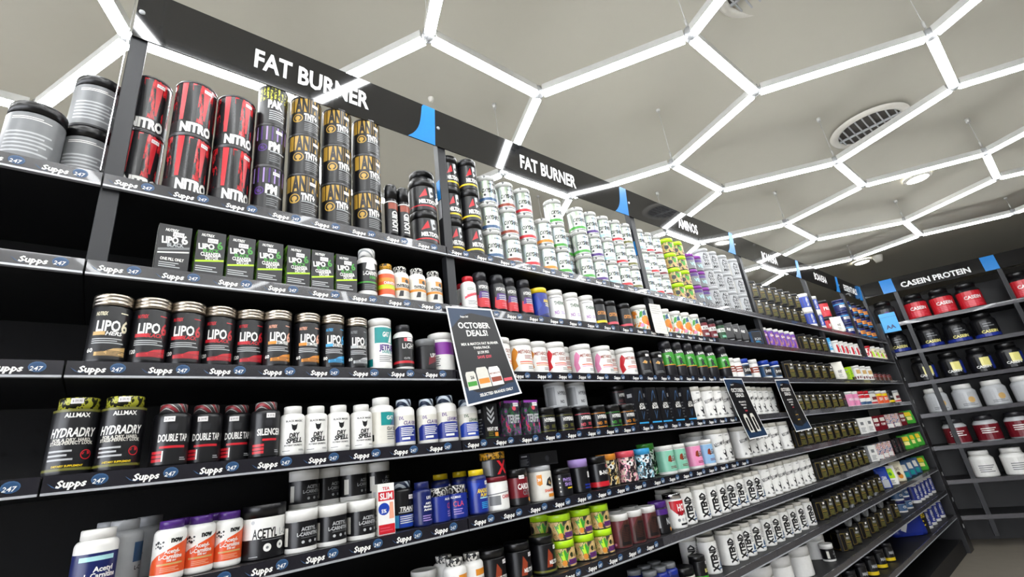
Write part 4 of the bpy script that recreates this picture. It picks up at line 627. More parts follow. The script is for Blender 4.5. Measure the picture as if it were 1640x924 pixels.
 mixk=dict(sh='jar', b='dark', l='char', zl=.84, bg='dark', desc='black jar with yellow foot', art=[('r', -2.2, .03, 2.2, .25, 'yellow'), ('t', 'MASS', .1, .6, .2, 'lgrey', .9)]),
 mixw=dict(sh='jar', b='white', l='lgrey', zl=.84, bg='offwhite', desc='white jar with red foot', art=[('r', -2.2, .05, 2.2, .2, 'red'), ('r', -.4, .4, .5, .7, 'choc')]),
 wblue=dict(sh='bottle', b='white', l='white', bg='navy', lz=(.06, .64), desc='white bottle with blue label', cr=.8, zc=.86, sh_=.74, nr=.72, art=[('r', -.6, .8, .7, .92, 'aqua'), ('t', 'Acetyl', .35, .58, .13, 'white', .8), ('t', 'L-Carnitine', .3, .42, .13, 'white', 1.2), ('p', [(-1.2, .0), (1.2, .0), (1.2, .2), (.2, .06)], 'green')]),
 greyb=dict(sh='bottle', b='lgrey', l='lgrey', bg='lgrey', lz=(.06, .66), cr=.72, desc='plain grey white bottle', art=[('r', .45, .45, 1.1, .95, 'bluegrey'), ('l', -.9, .35, -.2, .8, 7, 'grey'), ('r', -.9, .05, -.3, .25, 'navy'), ('t', 'L-C', .75, .3, .1, 'dark', .4)]),
 now=dict(sh='bottle', b='white', l='purple', cr=.76, nr=.72, zc=.87, sh_=.78, bg='white', lz=(.05, .76), desc='white bottle with orange label, purple cap', art=[('p', [(-1.3, .1), (1.3, .1), (1.3, .92), (.2, .72), (-.6, .55), (-1.0, .42), (-1.3, .2)], 'orange'), ('t', 'now', .3, .88, .13, 'black', .6, dict(bold=.06)), ('t', 'Acetyl-', .1, .61, .095, 'white', .75), ('t', 'L-Carnitine', .05, .49, .095, 'white', 1.15), ('t', '500 mg', .1, .4, .055, 'white', .45), ('r', -.6, .3, .7, .34, 'tan'), ('l', -.4, .14, .6, .26, 3, 'peach')] + [('d', -.75 + .13 * (i % 4), .72 + .09 * (i // 4) + .03 * (i % 2), .016 + .01 * (i % 3), 'char') for i in range(8)], ribs=1),
 acetyl=dict(sh='jar', b='black', l='black', zl=.78, bg='white', lz=(.03, .76), desc='large black white jar', art=[('r', -2.3, .0, 2.3, .48, 'dark'), ('d', -.45, .9, .05, 'lgrey'), ('t', 'ACETYL', .0, .61, .23, 'black', .9, dict(bold=.03)), ('t', 'L-C', .72, .6, .17, 'lgrey', .35), ('d', .1, .25, .1, 'white'), ('d', .1, .25, .035, 'grey'), ('d', .6, .27, .1, 'white'), ('d', .6, .27, .035, 'grey'), ('d', 1.05, .29, .1, 'white'), ('l', -.1, .41, .7, .45, 1, 'grey'), ('l', -.55, .04, -.2, .08, 1, 'lgrey')], ribs=1),
 lcj=dict(sh='jar', b='white', l='white', zl=.75, lr=1.03, bg='dark', lz=(.12, .72), desc='black labelled tub with white lid', art=[('t', 'ACETYL', .3, .7, .14, 'lgrey', .8), ('t', 'L-CARNITINE', .3, .5, .14, 'lgrey', 1.2), ('l', -.1, .34, 1, .38, 1, 'grey'), ('d', .0, .2, .06, 'lgrey'), ('d', .35, .2, .06, 'lgrey'), ('d', .7, .2, .06, 'lgrey'), ('r', -1.1, .1, -.8, .8, 'offwhite')]),
 trans=dict(sh='bottle', b='black', l='stripe_navy', cr=.8, nr=.76, zc=.87, sh_=.78, bg='dark', lz=(.05, .76), desc='black bottle with blue panel', art=[('p', [(-.95, .0), (1.2, .0), (1.2, .36), (-.6, .36), (-.95, .3)], 'blue'), ('r', -.95, .0, -.6, .36, 'sky'), ('t', 'TRANS4', .15, .53, .13, 'white', 1.3, IT), ('r', -.6, .42, .9, .45, 'lgrey'), ('l', -.5, .1, .9, .34, 4, 'white')], stick=(.4, .86)),
 life=dict(sh='bottle', b='navy', l='navy', cr=.8, nr=.76, zc=.84, sh_=.76, bg='navy', lz=(.05, .74), desc='slender navy bottle', art=[('t', 'LIFE', .25, .84, .09, 'white', .6), ('t', 'AMPK', .2, .66, .07, 'white', .7), ('t', 'Metabolic', .2, .56, .07, 'white', 1), ('t', 'Activator', .2, .46, .07, 'white', 1), ('l', -.4, .08, .6, .3, 3, 'lilac')]),
 clab=dict(sh='jar', b='navy', l='camo', zl=.78, lr=.9, bg='royal', lz=(.04, .76), desc='dark blue jar with camouflage cap', art=[('t', 'ALLMAX', .2, .86, .09, 'white', .8), ('t', 'CLA', .4, .58, .22, 'rose', .8, dict(bold=0)), ('l', .0, .12, .8, .4, 3, 'lilac'), ('r', -2.1, .2, -1.3, .9, 'offwhite')]),
 anadrox=dict(sh='bottle', b='navy', l='yellow', cr=.78, nr=.74, zc=.88, sh_=.78, bg='royal', lz=(.05, .76), desc='blue bottle with yellow cap', art=[('p', [(-.9, .4), (-.1, .9), (-.9, .95)], 'blue'), ('t', 'ANADROX', .2, .66, .13, 'yellow', 1.2, IT), ('t', 'PUMP', .2, .52, .1, 'yellow', .7, IT), ('r', -.2, .42, .8, .45, 'aqua'), ('l', -.1, .1, .8, .32, 4, 'sky')], stick=(.6, .9)),
 xjar=dict(sh='jar', b='char', l='camo_gold', zl=.74, bg='dark', desc='dark jar with large red X', art=[('t', 'X', .1, .5, .8, 'red', .8), ('r', -1.3, .05, -.7, .95, 'grey')]),
 carnit=dict(sh='jar', b='white', l='dkred', zl=.87, bg='white', desc='white tub with dark red lid', art=[('r', -.9, .15, -.2, .5, 'grey'), ('r', .4, .62, .8, .74, 'lgrey'), ('t', 'CARNITINE', .45, .44, .13, 'red', 1.1), ('p', [(-1.2, .52), (.9, .62), (.9, .66), (-1.2, .56)], 'grey')]),
 cardio=dict(sh='jar', b='dark', l='black', zl=.8, bg='dkred', desc='dark red jar with black lid', art=[('t', 'CARDIO', .15, .66, .2, 'white', 1.2), ('t', 'CUTS', .3, .42, .18, 'grey', .8), ('r', -2.2, .0, 2.2, .24, 'dark'), ('d', .5, .14, .08, 'amber')], stick=(-.1, 1.02)),
 shape=dict(sh='jar', b='offwhite', l='lgrey', zl=.86, bg='offwhite', desc='white tub with orange tag', art=[('p', [(-.7, .55), (-.52, .5), (-.34, .55), (-.34, .9), (-.7, .9)], 'amber'), ('t', '30', -.52, .72, .1, 'white', .25), ('p', [(-.1, .5), (.3, .42), (.5, .6), (.35, .8), (.05, .72)], 'char'), ('p', [(.1, .55), (.3, .5), (.35, .62), (.15, .66)], 'tan'), ('t', 'SHAPESHIFT', .35, .3, .1, 'orange', 1.2), ('r', .0, .06, .9, .18, 'amber')]),
 phys=dict(sh='jar', b='dark', l='black', zl=.82, bg='dark', desc='black jar with violet wordmark', art=[('t', 'PHYSIQUE', .2, .74, .16, 'lilac', 1.2), ('t', 'SHRED', .2, .52, .16, 'lilac', 1), ('r', -.1, .3, .9, .36, 'yellow')] + [('d', -.7, .2 + .2 * i, .04, 'offwhite') for i in range(4)]),
 bluelid=dict(sh='jar', b='dark', l='lilac', zl=.78, bg='dark', desc='black jar with marbled lilac lid', art=[('r', .3, .55, .8, .8, 'white'), ('r', -.1, .1, .7, .17, 'royal'), ('r', -.1, .22, .7, .29, 'royal')]),
 bnox=dict(sh='jar', b='black', l='black', zl=.8, bg='dark', desc='black jar with red foot', art=[('p', [(.3, .82), (.5, .82), (.5, .95), (.3, .95)], 'rose'), ('t', 'B-NOX', .2, .62, .17, 'white', 1.2), ('r', -2.2, .03, 2.2, .24, 'red')]),
 defg=DEF('ink_gold', 'amber'), defp=DEF('ink_pink', 'rose'), defb=DEF('ink_blue', 'sky'), defgr=DEF('ink_green', 'green'),
 teal=TEAL('mint', 0), tealp=TEAL('pink', 0), tealb=TEAL('paleblue', 0),
 grey=dict(sh='bottle', b='grey', l='lgrey', bg='char', desc='grey capped bottle', cr=.8, art=[('l', -.6, .1, .6, .8, 3, 'grey')], ribs=1),
 meltt=dict(sh='jar', b='black', l='black', zl=.82, bg='dark', desc='tall black jar with figure print', art=[('p', [(-.3, .2), (.1, .2), (.2, .6), (-.1, .85)], 'rust'), ('d', .45, .7, .1, 'black'), ('t', 'MELTDOWN', .45, .36, .13, 'white', 1.1), ('r', -2.2, .03, 2.2, .1, 'olive')], stick=(.5, .86)),
 limeb=dict(sh='jar', b='dark', l='lime', zl=.76, bg='fruit', desc='pineapple print jar, lime lid', art=[('p', [(-.65, .35), (-.9, .85), (-.6, .7), (-.4, .98), (-.25, .7), (-.1, .85), (-.3, .35)], 'green'), ('p', [(-.6, .35), (-.7, .6), (-.5, .9), (-.4, .35)], 'lime'), ('d', -.5, .22, .16, 'amber'), ('d', -1.35, .55, .24, 'char'), ('t', 'e', .05, .68, .36, 'black', .4), ('r', -.2, .1, .6, .38, 'purple'), ('l', -.15, .14, .5, .34, 2, 'choc')]),
 choc=dict(sh='jar', b='choc', l='white', zl=.82, lr=1.0, bg='choc', lz=(.02, .8), desc='brown red tub with white lid', art=[('p', [(-.75, .02), (.7, .02), (.7, .98), (-.1, .98), (-.6, .6)], 'brown'), ('p', [(-.5, .08), (.4, .08), (.5, .8), (-.1, .85), (-.4, .6)], 'dark'), ('d', -1.0, .12, .05, 'pink'), ('l', -.4, .2, .4, .75, 9, 'brown')]),
 purpj=dict(sh='jar', b='dark', l='purple', zl=.82, bg='dark', desc='black jar with purple collar', art=[('r', -2.2, .74, 2.2, .98, 'purple'), ('t', 'NO', .3, .45, .26, 'lgrey', .6), ('r', -1.1, .2, -.6, .7, 'lgrey'), ('d', .4, .1, .08, 'amber')]),
 hot=dict(sh='jar', b='white', l='chrome', zl=.85, lr=.94, bg='white', desc='white red jar with chrome lid', art=[('p', [(-.85, .98), (.95, .98), (.9, .5), (.6, .42), (.3, .5), (.0, .4), (-.4, .5), (-.8, .7)], 'red'), ('t', 'HOT', .2, .72, .26, 'white', .9), ('t', 'BLOOD', .2, .5, .16, 'dkred', 1), ('d', -.3, .25, .06, 'grey'), ('d', .05, .25, .06, 'lgrey'), ('d', .4, .25, .06, 'lgrey'), ('r', -.2, .05, .9, .12, 'dark')]),
 xtend=dict(sh='jar', b='white', l='offwhite', zl=.88, lr=.9, bg='white', lz=(.05, .86), desc='white tub with vertical black wordmark', art=[('t', 'XTEND', -.2, .46, .25, 'black', .88, dict(rot=90, bold=.06)), ('t', 'X', .35, .85, .08, 'lgrey', .3), ('l', .15, .45, .6, .78, 6, 'grey'), ('p', [(.25, .16), (.6, .16), (.55, .3), (.42, .4), (.3, .28)], 'bluegrey'), ('r', .05, .08, .7, .13, 'bluegrey')]),
 bluegrey=dict(sh='bottle', b='royal', l='grey', bg='royal', desc='blue bottle with grey cap', cr=.85, art=[('r', -.7, .6, .7, .9, 'navy'), ('l', -.5, .1, .5, .5, 3, 'white')], ribs=1),
 blacklid=dict(sh='jar', b='offwhite', l='black', zl=.6, bg='offwhite', desc='short pale jar with black lid', art=[('l', -.6, .1, .6, .9, 3, 'dark')], ribs=1),
 bcaag=dict(sh='jar', b='dark', l='black', zl=.82, bg='dark', desc='black jar with green foot', art=[('r', -2.2, .0, 2.2, .2, 'green'), ('t', 'BCAA', .4, .48, .2, 'paleyel', .9)], stick=(.4, .9)),
 tub=dict(sh='jar', b='white', l='white', zl=.7, lr=1.02, bg='white', desc='wide white tub', art=[('d', .3, .3, .12, 'dark')]),
 lidjar=dict(sh='jar', b='dark', l='char', zl=.86, bg='dark', desc='dark tub behind the black boxes', art=[('r', -.4, .3, .4, .6, 'rose')]),
 bwtall=dict(sh='jar', b='white', l='white', zl=.84, bg='royal', lz=(.14, .8), desc='tall blue tub with white lid', art=[('t', 'PROTEIN', 0, .5, .2, 'white', .8, dict(rot=90)), ('r', -.8, .1, -.55, .9, 'navy')]),
 bwshort=dict(sh='jar', b='white', l='navy', zl=.74, bg='bluegrey', lz=(.14, .7), desc='short blue jar', art=[('t', 'CELL', .2, .55, .34, 'white', 1)]),
)
for k_, d_ in dict(hers='black jar with steel lid, tan bars', lipo='black jar with steel lid, red bars', liposf='black jar with steel lid, orange bars', lipodi='black jar with steel lid, blue bars', lipohc='black jar with steel lid, grey bars',
                   metab='white tub with orange rust lettering', metabr='white tub with red figure', metabp='white tub with pink figure', cla='white bottle with blue label, navy cap', lean='larger white bottle, royal blue label', leang='white bottle with green letters, blue label',
                   hyper='short black jar, amber lines', hyperg='short black jar, green lines', hypery='short black jar, olive lines', hyperr='short black jar, rose lines', hyperp='short black jar, plum lines', defg='gold ink jar with amber lid', defp='pink ink jar with rose lid', defb='pale blue ink jar', defgr='green ink jar', teal='mint tub with white lid', tealp='pink tub with white lid', tealb='sky blue tub with white lid').items():
    K[k_]['desc'] = d_
# boxes, pouches and chamfered tubs
K.update(
 lipow=dict(sh='box', b='dark', side='camo', desc='black carton with white marbled side', art=[('t', 'NUTREX', -.2, .88, .06, 'white', .8, IT), ('t', 'LIPO', -.25, .66, .14, 'white', 1.0, dict(tilt=.08, bold=.05)), ('t', '6', .6, .7, .18, 'white', .4, dict(tilt=.08)), ('t', 'BLACK', .1, .56, .08, 'lgrey', 1, dict(tilt=.08)), ('p', [(-.9, .4), (.95, .5), (.95, .55), (-.9, .45)], 'grey'), ('p', [(-.9, .34), (.95, .42), (.95, .45), (-.9, .37)], 'white'), ('t', 'ONE PILL ONLY', .0, .24, .06, 'white', 1.4), ('l', -.75, .05, .6, .18, 3, 'lgrey')], stick=(.2, .79)),
 lipog=dict(sh='box', b='dark', side='camo_green', desc='black carton with green slash', art=[('t', 'NUTREX', -.25, .9, .06, 'white', .9, IT), ('t', 'LIPO', -.3, .64, .12, 'white', 1.1, dict(tilt=.1, bold=.05)), ('t', '6', .62, .7, .17, 'green', .4, dict(tilt=.1)), ('t', 'BLACK', .05, .55, .08, 'green', 1.1, dict(tilt=.08)), ('t', 'CLEANSE&', .05, .47, .08, 'white', 1.4, dict(tilt=.08)), ('t', 'DETOX', .15, .39, .08, 'white', .9, dict(tilt=.08)), ('p', [(-.95, .26), (.98, .34), (.98, .38), (-.95, .3)], 'lime'), ('l', -.9, .06, .7, .2, 3, 'lgrey')], stick=(.1, .78)),
 slimbox=dict(sh='box', b='white', side='offwhite', desc='white and red slimming carton', art=[('t', 'TEA', 0, .9, .06, 'red', .9), ('r', -.95, .66, .95, .84, 'red'), ('t', 'SLIM', 0, .75, .12, 'white', 1.5), ('d', -.3, .5, .12, 'blue'), ('t', '5%', -.3, .46, .07, 'white', .6), ('p', [(.3, .3), (.9, .3), (.8, .62), (.4, .62)], 'peach'), ('r', -.95, .02, .95, .2, 'red'), ('l', -.8, .06, .8, .16, 2, 'rose')]),
 nops=dict(sh='box', b='dark', side='dark', desc='dark carton with silver chevrons', art=[('p', [(-.5, .85), (0, .7), (.5, .85), (.5, .92), (0, .78), (-.5, .92)], 'lgrey'), ('p', [(-.5, .7), (0, .55), (.5, .7), (.5, .77), (0, .63), (-.5, .77)], 'lgrey'), ('p', [(-.5, .55), (0, .4), (.5, .55), (.5, .62), (0, .48), (-.5, .62)], 'lgrey'), ('t', 'NIGHT OPS', .1, .26, .1, 'white', 1.5), ('r', .4, .05, .85, .16, 'amber'), ('r', -1, .0, 1, .02, 'green'), ('l', -.5, .05, .3, .2, 3, 'olive')]),
 terif=dict(sh='box', b='jungle', side='jungle', desc='purple jungle flower carton', art=[('r', -1, .93, 1, 1, 'violet'), ('t', 'TERIFF', .1, .48, .22, 'lgrey', 1.6, dict(shear=.15)), ('d', .3, .78, .07, 'rose'), ('p', [(-.6, .7), (-.1, .85), (.0, .7), (-.3, .62)], 'dkgreen')], stick=(.5, .88)),
 bcaa=dict(sh='box', b='dark', side='char', desc='tall black carton with blue outline', art=[('p', [(-.3, .62), (.2, .9), (.5, .92), (.6, .7), (.5, .7), (.42, .86), (.22, .84), (-.2, .62)], 'bluegrey'), ('t', 'ACTIVE', .25, .54, .06, 'white', .9), ('t', 'BCAA', .25, .46, .09, 'white', 1.2), ('p', [(-.1, .36), (.0, .12), (.55, .34), (.5, .36), (.05, .18), (-.03, .36)], 'bluegrey'), ('r', -1, .03, 1, .07, 'sky')]),
 blackbox=dict(sh='box', b='black', side='char', desc='black box lying on the white tub', art=[('d', .2, .5, .2, 'char'), ('r', -.98, .05, .98, .1, 'char')]),
 pouchk=dict(sh='pouch', b='dark', desc='black pouch with white scrawl', art=[('t', 'RULE', .2, .7, .16, 'white', .9, dict(tilt=-.3)), ('r', -.8, .03, .8, .07, 'lgrey')]),
 tealbox=dict(sh='oct', b='bluegrey', l='black', front='char', side='sky', desc='blue and black chamfered tub', art=[('t', 'BCAA', .1, .4, .2, 'lgrey', 1.3), ('l', -.5, .1, .6, .25, 2, 'sky')]),
 oct=dict(sh='oct', b='dark', l='black', front='gold_lines', side='black', desc='black chamfered tub with gold lines', art=OCT()),
 pouchw=dict(sh='pouch', b='offwhite', desc='white pouch', art=[('t', 'WHEY', .1, .5, .18, 'char', 1.1, dict(shear=.3)), ('l', -.6, .15, .6, .35, 3, 'grey')]),
 pouchblue=dict(sh='pouch', b='blue', desc='blue and white pouch', art=[('r', -.9, .05, .9, .45, 'lgrey'), ('t', 'LEAN', 0, .55, .16, 'white', 1.2)]),
 pouchgreen=dict(sh='pouch', b='white', desc='lime green and white pouch', art=[('r', -.9, .4, .9, .95, 'lime'), ('d', 0, .65, .1, 'green'), ('l', -.6, .1, .6, .3, 3, 'dkgreen')]),
 pouchcream=dict(sh='pouch', b='cream', desc='cream pouch with food picture', art=[('d', .2, .3, .14, 'amber'), ('d', -.1, .45, .1, 'brown'), ('t', 'OATS', 0, .7, .14, 'brown', 1.1)]),
 pouchmix=dict(sh='pouch', b='bluegrey', desc='blue grey pouch', art=[('r', -.9, .05, .9, .95, 'bluegrey'), ('r', -.8, .5, .8, .9, 'offwhite'), ('r', -.8, .1, .8, .4, 'teal')]),
 pouchyel=dict(sh='pouch', b='green', desc='green pouch with yellow top', art=[('r', -.95, .65, .95, .98, 'yellow'), ('r', -.7, .32, .7, .6, 'paleyel')]),
 whitebox=dict(sh='box', b='white', side='lgrey', desc='white carton with grey print', art=[('r', -.4, .55, .4, .75, 'grey'), ('l', -.6, .1, .6, .4, 4, 'grey')]),
 redbox=dict(sh='box', b='dkred', side='offwhite', desc='crimson carton', art=[('r', -.7, .6, .7, .85, 'offwhite'), ('t', 'PUMP', 0, .4, .16, 'white', 1.3)]),
 limebox=dict(sh='box', b='lime', side='lime', desc='lime green carton', art=[('r', -.9, .02, .9, .2, 'dark'), ('l', -.6, .4, .6, .8, 3, 'green')]),
 mixbox=dict(sh='box', b='multi_art', side='bluegrey', desc='many coloured carton', art=[('r', -.8, .05, .8, .3, 'white')]),
 drkbox=dict(sh='box', b='dark', side='black', desc='plain dark carton', art=[('r', -.6, .5, .6, .54, 'rose'), ('l', -.5, .15, .5, .4, 3, 'grey')]),
 greybag=dict(sh='pouch', b='grey', desc='grey bag with blue bars', art=[('r', -.9, .1, .9, .42, 'lgrey'), ('r', -.8, .3, .8, .36, 'sky'), ('r', -.8, .15, .8, .21, 'sky')]),
 lying=dict(sh='jar', b='dark', l='grey', zl=.9, bg='dark', desc='dark tub lying on its side', art=[('r', -.4, .3, .4, .6, 'dkred')]),
 bigbag=dict(sh='pouch', b='royal', desc='large shiny blue bag', art=[('p', [(-.9, .3), (.2, .95), (.5, .95), (-.5, .2)], 'white')]),
 flatyel=dict(sh='box', b='dark', side='dark', desc='black box with yellow scrawl', art=[('t', 'PSYCHO', 0, .7, .2, 'yellow', 1.6, dict(tilt=.2)), ('t', 'TIC', 0, .4, .2, 'yellow', 1, dict(tilt=.2))]),
)

# ------------------------------------------------------------------ building one of each kind
SHAPE_NAME = dict(jar='supplement_jar', bottle='supplement_bottle', tallbottle='supplement_bottle', can='supplement_tin', spray='spray_can', box='carton', pouch='pouch', oct='supplement_tub')
SHAPE_CAT = dict(jar='jar', bottle='bottle', tallbottle='bottle', can='tin', spray='can', box='box', pouch='pouch', oct='tub')
FAR = set('lime purp allday bwj redjar navy navygold peach purplesq whitejar bluetube redwhite cream rapid smallw smallb gum brown recomp pink mixr mixo mixk mixw xtend tropic darkred darkgrn tub lidjar bwtall bwshort'.split())

def build_round(k, c, R, h):
    n = 20 if k in FAR else 28
    sh = c['sh']; parts = []
    zl = c.get('zl', .82) * h; lr = c.get('lr', 1.0) * R
    lz = c.get('lz'); Rl = R
    if sh == 'jar':
        lz = lz or (.05, zl / h - .04)
        body = [(0, 0), (.92 * R, 0), (.98 * R, .008 * h), (R, .03 * h), (R, zl - .05 * h), (.97 * R, zl - .025 * h), (.9 * min(R, lr), zl - .015 * h), (.9 * min(R, lr), zl), (0, zl)]
        lid = [(.9 * lr, zl - .002), (lr, zl - .002)]
        if c['l'] == 'steel':
            for q in (.3, .62): lid += [(lr, zl + (h - zl) * q), (lr * .985, zl + (h - zl) * (q + .02)), (lr * .985, zl + (h - zl) * (q + .06)), (lr, zl + (h - zl) * (q + .08))]
        lid += [(lr, h - .008 * h), (.985 * lr, h), (.9 * lr, h), (.88 * lr, h - .006 * h), (0, h - .006 * h)]
    elif sh == 'bottle':
        s_ = c.get('sh_', .72) * h; zc = c.get('zc', .85) * h; nr = c.get('nr', .66) * R; cr = c.get('cr', .72) * R
        lz = lz or (.06, s_ / h - .03)
        body = [(0, 0), (.86 * R, 0), (.96 * R, .012 * h), (R, .04 * h), (R, s_)] + [(nr + (R - nr) * math.cos(a), s_ + (zc - s_) * .85 * math.sin(a)) for a in (0.35, .7, 1.05, 1.4)] + [(nr, zc - .01 * h), (nr, zc), (0, zc)]
        lid = [(.9 * cr, zc - .012 * h), (cr, zc - .012 * h), (cr, h * .985), (.95 * cr, h), (0, h)]
    elif sh == 'tallbottle':
        lz = lz or (.08, .7)
        body = [(0, 0), (.9 * R, 0), (R, .03 * h), (R, .3 * h), (.97 * R, .5 * h), (.99 * R, .68 * h), (.86 * R, .76 * h), (.8 * R, .78 * h), (0, .78 * h)]
        lid = [(.75 * R, .775 * h), (.86 * R, .775 * h), (.84 * R, .97 * h), (.76 * R, h), (0, h)]
    elif sh == 'can':
        lz = (.035, .965)
        body = [(0, .004), (.95 * R, .004), (.97 * R, .02 * h), (.97 * R, .98 * h), (0, .98 * h)]
        lid = [(.9 * R, .972 * h), (R, .975 * h), (1.0 * R, h), (.95 * R, h), (.94 * R, .985 * h), (0, .985 * h)]
        Rl = .97 * R
    else:  # spray
        lz = lz or (.06, .66)
        body = [(0, 0), (.9 * R, 0), (R, .012 * h), (R, .68 * h), (.9 * R, .71 * h), (.88 * R, .73 * h), (0, .73 * h)]
        lid = [(.8 * R, .725 * h), (.96 * R, .725 * h), (.96 * R, .97 * h), (.88 * R, h), (0, h)]
    bm = bmesh.new(); lathe(bm, body, n); parts.append(('body', bm_mesh(k + '_body', bm, c['b']), None))
    bm = bmesh.new(); lathe(bm, lid, n * 2 if c.get('ribs') else n, ribs=.0006 if c.get('ribs') else 0)
    parts.append(('rim' if sh == 'can' else 'lid', bm_mesh(k + '_lid', bm, c['l']), None))
    if sh == 'can':
        bm = bmesh.new(); lathe(bm, [(.9 * R, 0), (R, 0), (R, .022 * h), (.965 * R, .03 * h)], n)
        parts.append(('rim', bm_mesh(k + '_foot', bm, c['l']), None))
    z0, z1 = lz[0] * h, lz[1] * h
    a = Art(PI * Rl, z1 - z0, 1 if k in FAR else 2)
    a.rect(-PI * Rl, 0, PI * Rl, z1 - z0, c['bg'])
    a.ops(c['art'], Rl * 1.25, z1 - z0)
    a.wrap(Rl, z0, 0.314 if k in FAR else 0.2244)
    parts.append(('label', bm_mesh(k + '_label', a.bm, a.mats), None))
    if c.get('stick'):
        u, v = c['stick']; rs = (lr if v > 1 else Rl) if sh == 'jar' else Rl
        a = Art(1, 1); x = u * Rl * 1.25; y = v * (z1 - z0)
        sw, sh_ = .010, .0055
        a.rect(x - sw, y - sh_, x + sw, y + sh_, 'price')
        a.text('$ 59.95', x, y, .0045, 'dark', .015, bold=0)
        a.wrap(rs + .0012, z0, 0.2244)
        parts.append(('price_sticker', bm_mesh(k + '_sticker', a.bm, a.mats, smooth=False), None))
    return parts

def build_flat(k, c, w, d, h):
    sh = c['sh']; parts = []
    bm = bmesh.new()
    if sh == 'box':
        box(bm, -w / 2, -d / 2, 0, w / 2, d / 2, h, bev=.0012)
        parts.append(('body', bm_mesh(k + '_body', bm, c['b']), None))
        a = Art(w, h); a.rect(-w / 2 * .985, h * .008, w / 2 * .985, h * .992, c['b'])
        a.ops(c['art'], w / 2, h)
        a.flat(lambda s, t, l: (s, -d / 2 - l, t))
        parts.append(('front_print', bm_mesh(k + '_front', a.bm, a.mats, smooth=False), None))
        a = Art(d, h); a.rect(-d / 2 * .97, h * .008, d / 2 * .97, h * .992, c['side'])
        if c['side'] not in ('camo', 'camo_green', 'jungle'):
            a.ops([('l', -.7, .1, .7, .6, 6, 'grey'), ('r', -.5, .75, .5, .85, 'lgrey')], d / 2, h)
        a.flat(lambda s, t, l: (-w / 2 - l, -s, t))
        parts.append(('side_print', bm_mesh(k + '_side', a.bm, a.mats, smooth=False), None))
    elif sh == 'pouch':
        zz = [0, .03, .15, .5, .8, .9, 1]; hd = [.36, .48, .5, .4, .2, .05, .03]; hw = [.93, .97, 1, 1, .99, 1, 1]
        rings = []
        for z, q, ww in zip(zz, hd, hw):
            W_, Q = w / 2 * ww, q * d
            pts = [(-W_, 0), (-W_ * .86, -Q * .9), (-W_ * .6, -Q), (W_ * .6, -Q), (W_ * .86, -Q * .9), (W_, 0), (W_ * .86, Q * .9), (-W_ * .86, Q * .9)]
            rings.append([bm.verts.new((x, y, z * h)) for x, y in pts])
        for A, B in zip(rings, rings[1:]):
            for i in range(8):
                bm.faces.new([A[i], A[(i + 1) % 8], B[(i + 1) % 8], B[i]])
        bm.faces.new(rings[0][::-1]); bm.faces.new(rings[-1])
        parts.append(('body', bm_mesh(k + '_body', bm, c['b']), None))
        a = Art(w, h); a.rect(-w * .29, .03 * h, w * .29, .88 * h, c['b']); a.ops(c['art'], w * .29, h * .9)
        for z in zz[1:-1]:
            bmesh.ops.bisect_plane(a.bm, geom=a.bm.verts[:] + a.bm.edges[:] + a.bm.faces[:], dist=1e-6, plane_co=(0, z * h, 0), plane_no=(0, 1, 0))
        def pf(s, t, l):
            z = min(max(t / h, 0), 1)
            for i in range(6):
                if z <= zz[i + 1]:
                    q = hd[i] + (hd[i + 1] - hd[i]) * (z - zz[i]) / (zz[i + 1] - zz[i]); break
            return (s, -q * d - l - .0003, t)
        a.flat(pf)
        parts.append(('front_print', bm_mesh(k + '_front', a.bm, a.mats, smooth=False), None))
    else:
        ch = .13 * w; zb = .86 * h
        def oct_(hw, hd, cc): return [(-hw, -hd + cc), (-hw + cc, -hd), (hw - cc, -hd), (hw, -hd + cc), (hw, hd - cc), (hw - cc, hd), (-hw + cc, hd), (-hw, hd - cc)]
        def prism(bm, lv):
            R_ = [[bm.verts.new((x, y, z)) for x, y in oct_(w / 2 * f, d / 2 * f, ch * f)] for f, z in lv]
            for A, B in zip(R_, R_[1:]):
                for i in range(8): bm.faces.new([A[i], A[(i + 1) % 8], B[(i + 1) % 8], B[i]])
            bm.faces.new(R_[0][::-1]); bm.faces.new(R_[-1])
        prism(bm, [(.95, 0), (1, .02 * h), (1, zb - .03 * h), (.9, zb)])
        parts.append(('body', bm_mesh(k + '_body', bm, c['b'], smooth=False), None))
        bm = bmesh.new(); prism(bm, [(.93, zb), (.94, zb + .005), (.94, h * .98), (.88, h)])
        parts.append(('lid', bm_mesh(k + '_lid', bm, c['l'], smooth=False), None))
        hf = zb - .06 * h
        a = Art(w, hf, 1); a.rect(-w / 2 + ch, .002, w / 2 - ch, hf, c['front']); a.ops(c['art'], w / 2 - ch, hf)
        a.flat(lambda s, t, l: (s, -d / 2 - l, t + .02 * h))
        parts.append(('front_print', bm_mesh(k + '_front', a.bm, a.mats, smooth=False), None))
        a = Art(d, hf, 1); e = d / 2 - ch
        a.poly([(-e * .98, .04 * hf), (e * .98, .04 * hf), (e * .98, .98 * hf), (-e * .98, .98 * hf)], 'dimgold')
        a.poly([(-e * .9, .06 * hf), (e * .45, .06 * hf), (e * .9, .18 * hf), (e * .9, .96 * hf), (-e * .9, .96 * hf)], c['side'])
        a.flat(lambda s, t, l: (-w / 2 - l, -s, t + .02 * h))
        parts.append(('side_print', bm_mesh(k + '_side', a.bm, a.mats, smooth=False), None))
    if c.get('stick'):
        u, v = c['stick']; x = u * w / 2; y = v * h
        a = Art(1, 1); a.rect(x - .011, y - .006, x + .011, y + .006, 'price'); a.text('$ 69.95', x, y, .005, 'dark', .017, bold=0)
        a.flat(lambda s, t, l: (s, -d / 2 - l - .0015, t))
        parts.append(('price_sticker', bm_mesh(k + '_sticker', a.bm, a.mats, smooth=False), None))
    return parts

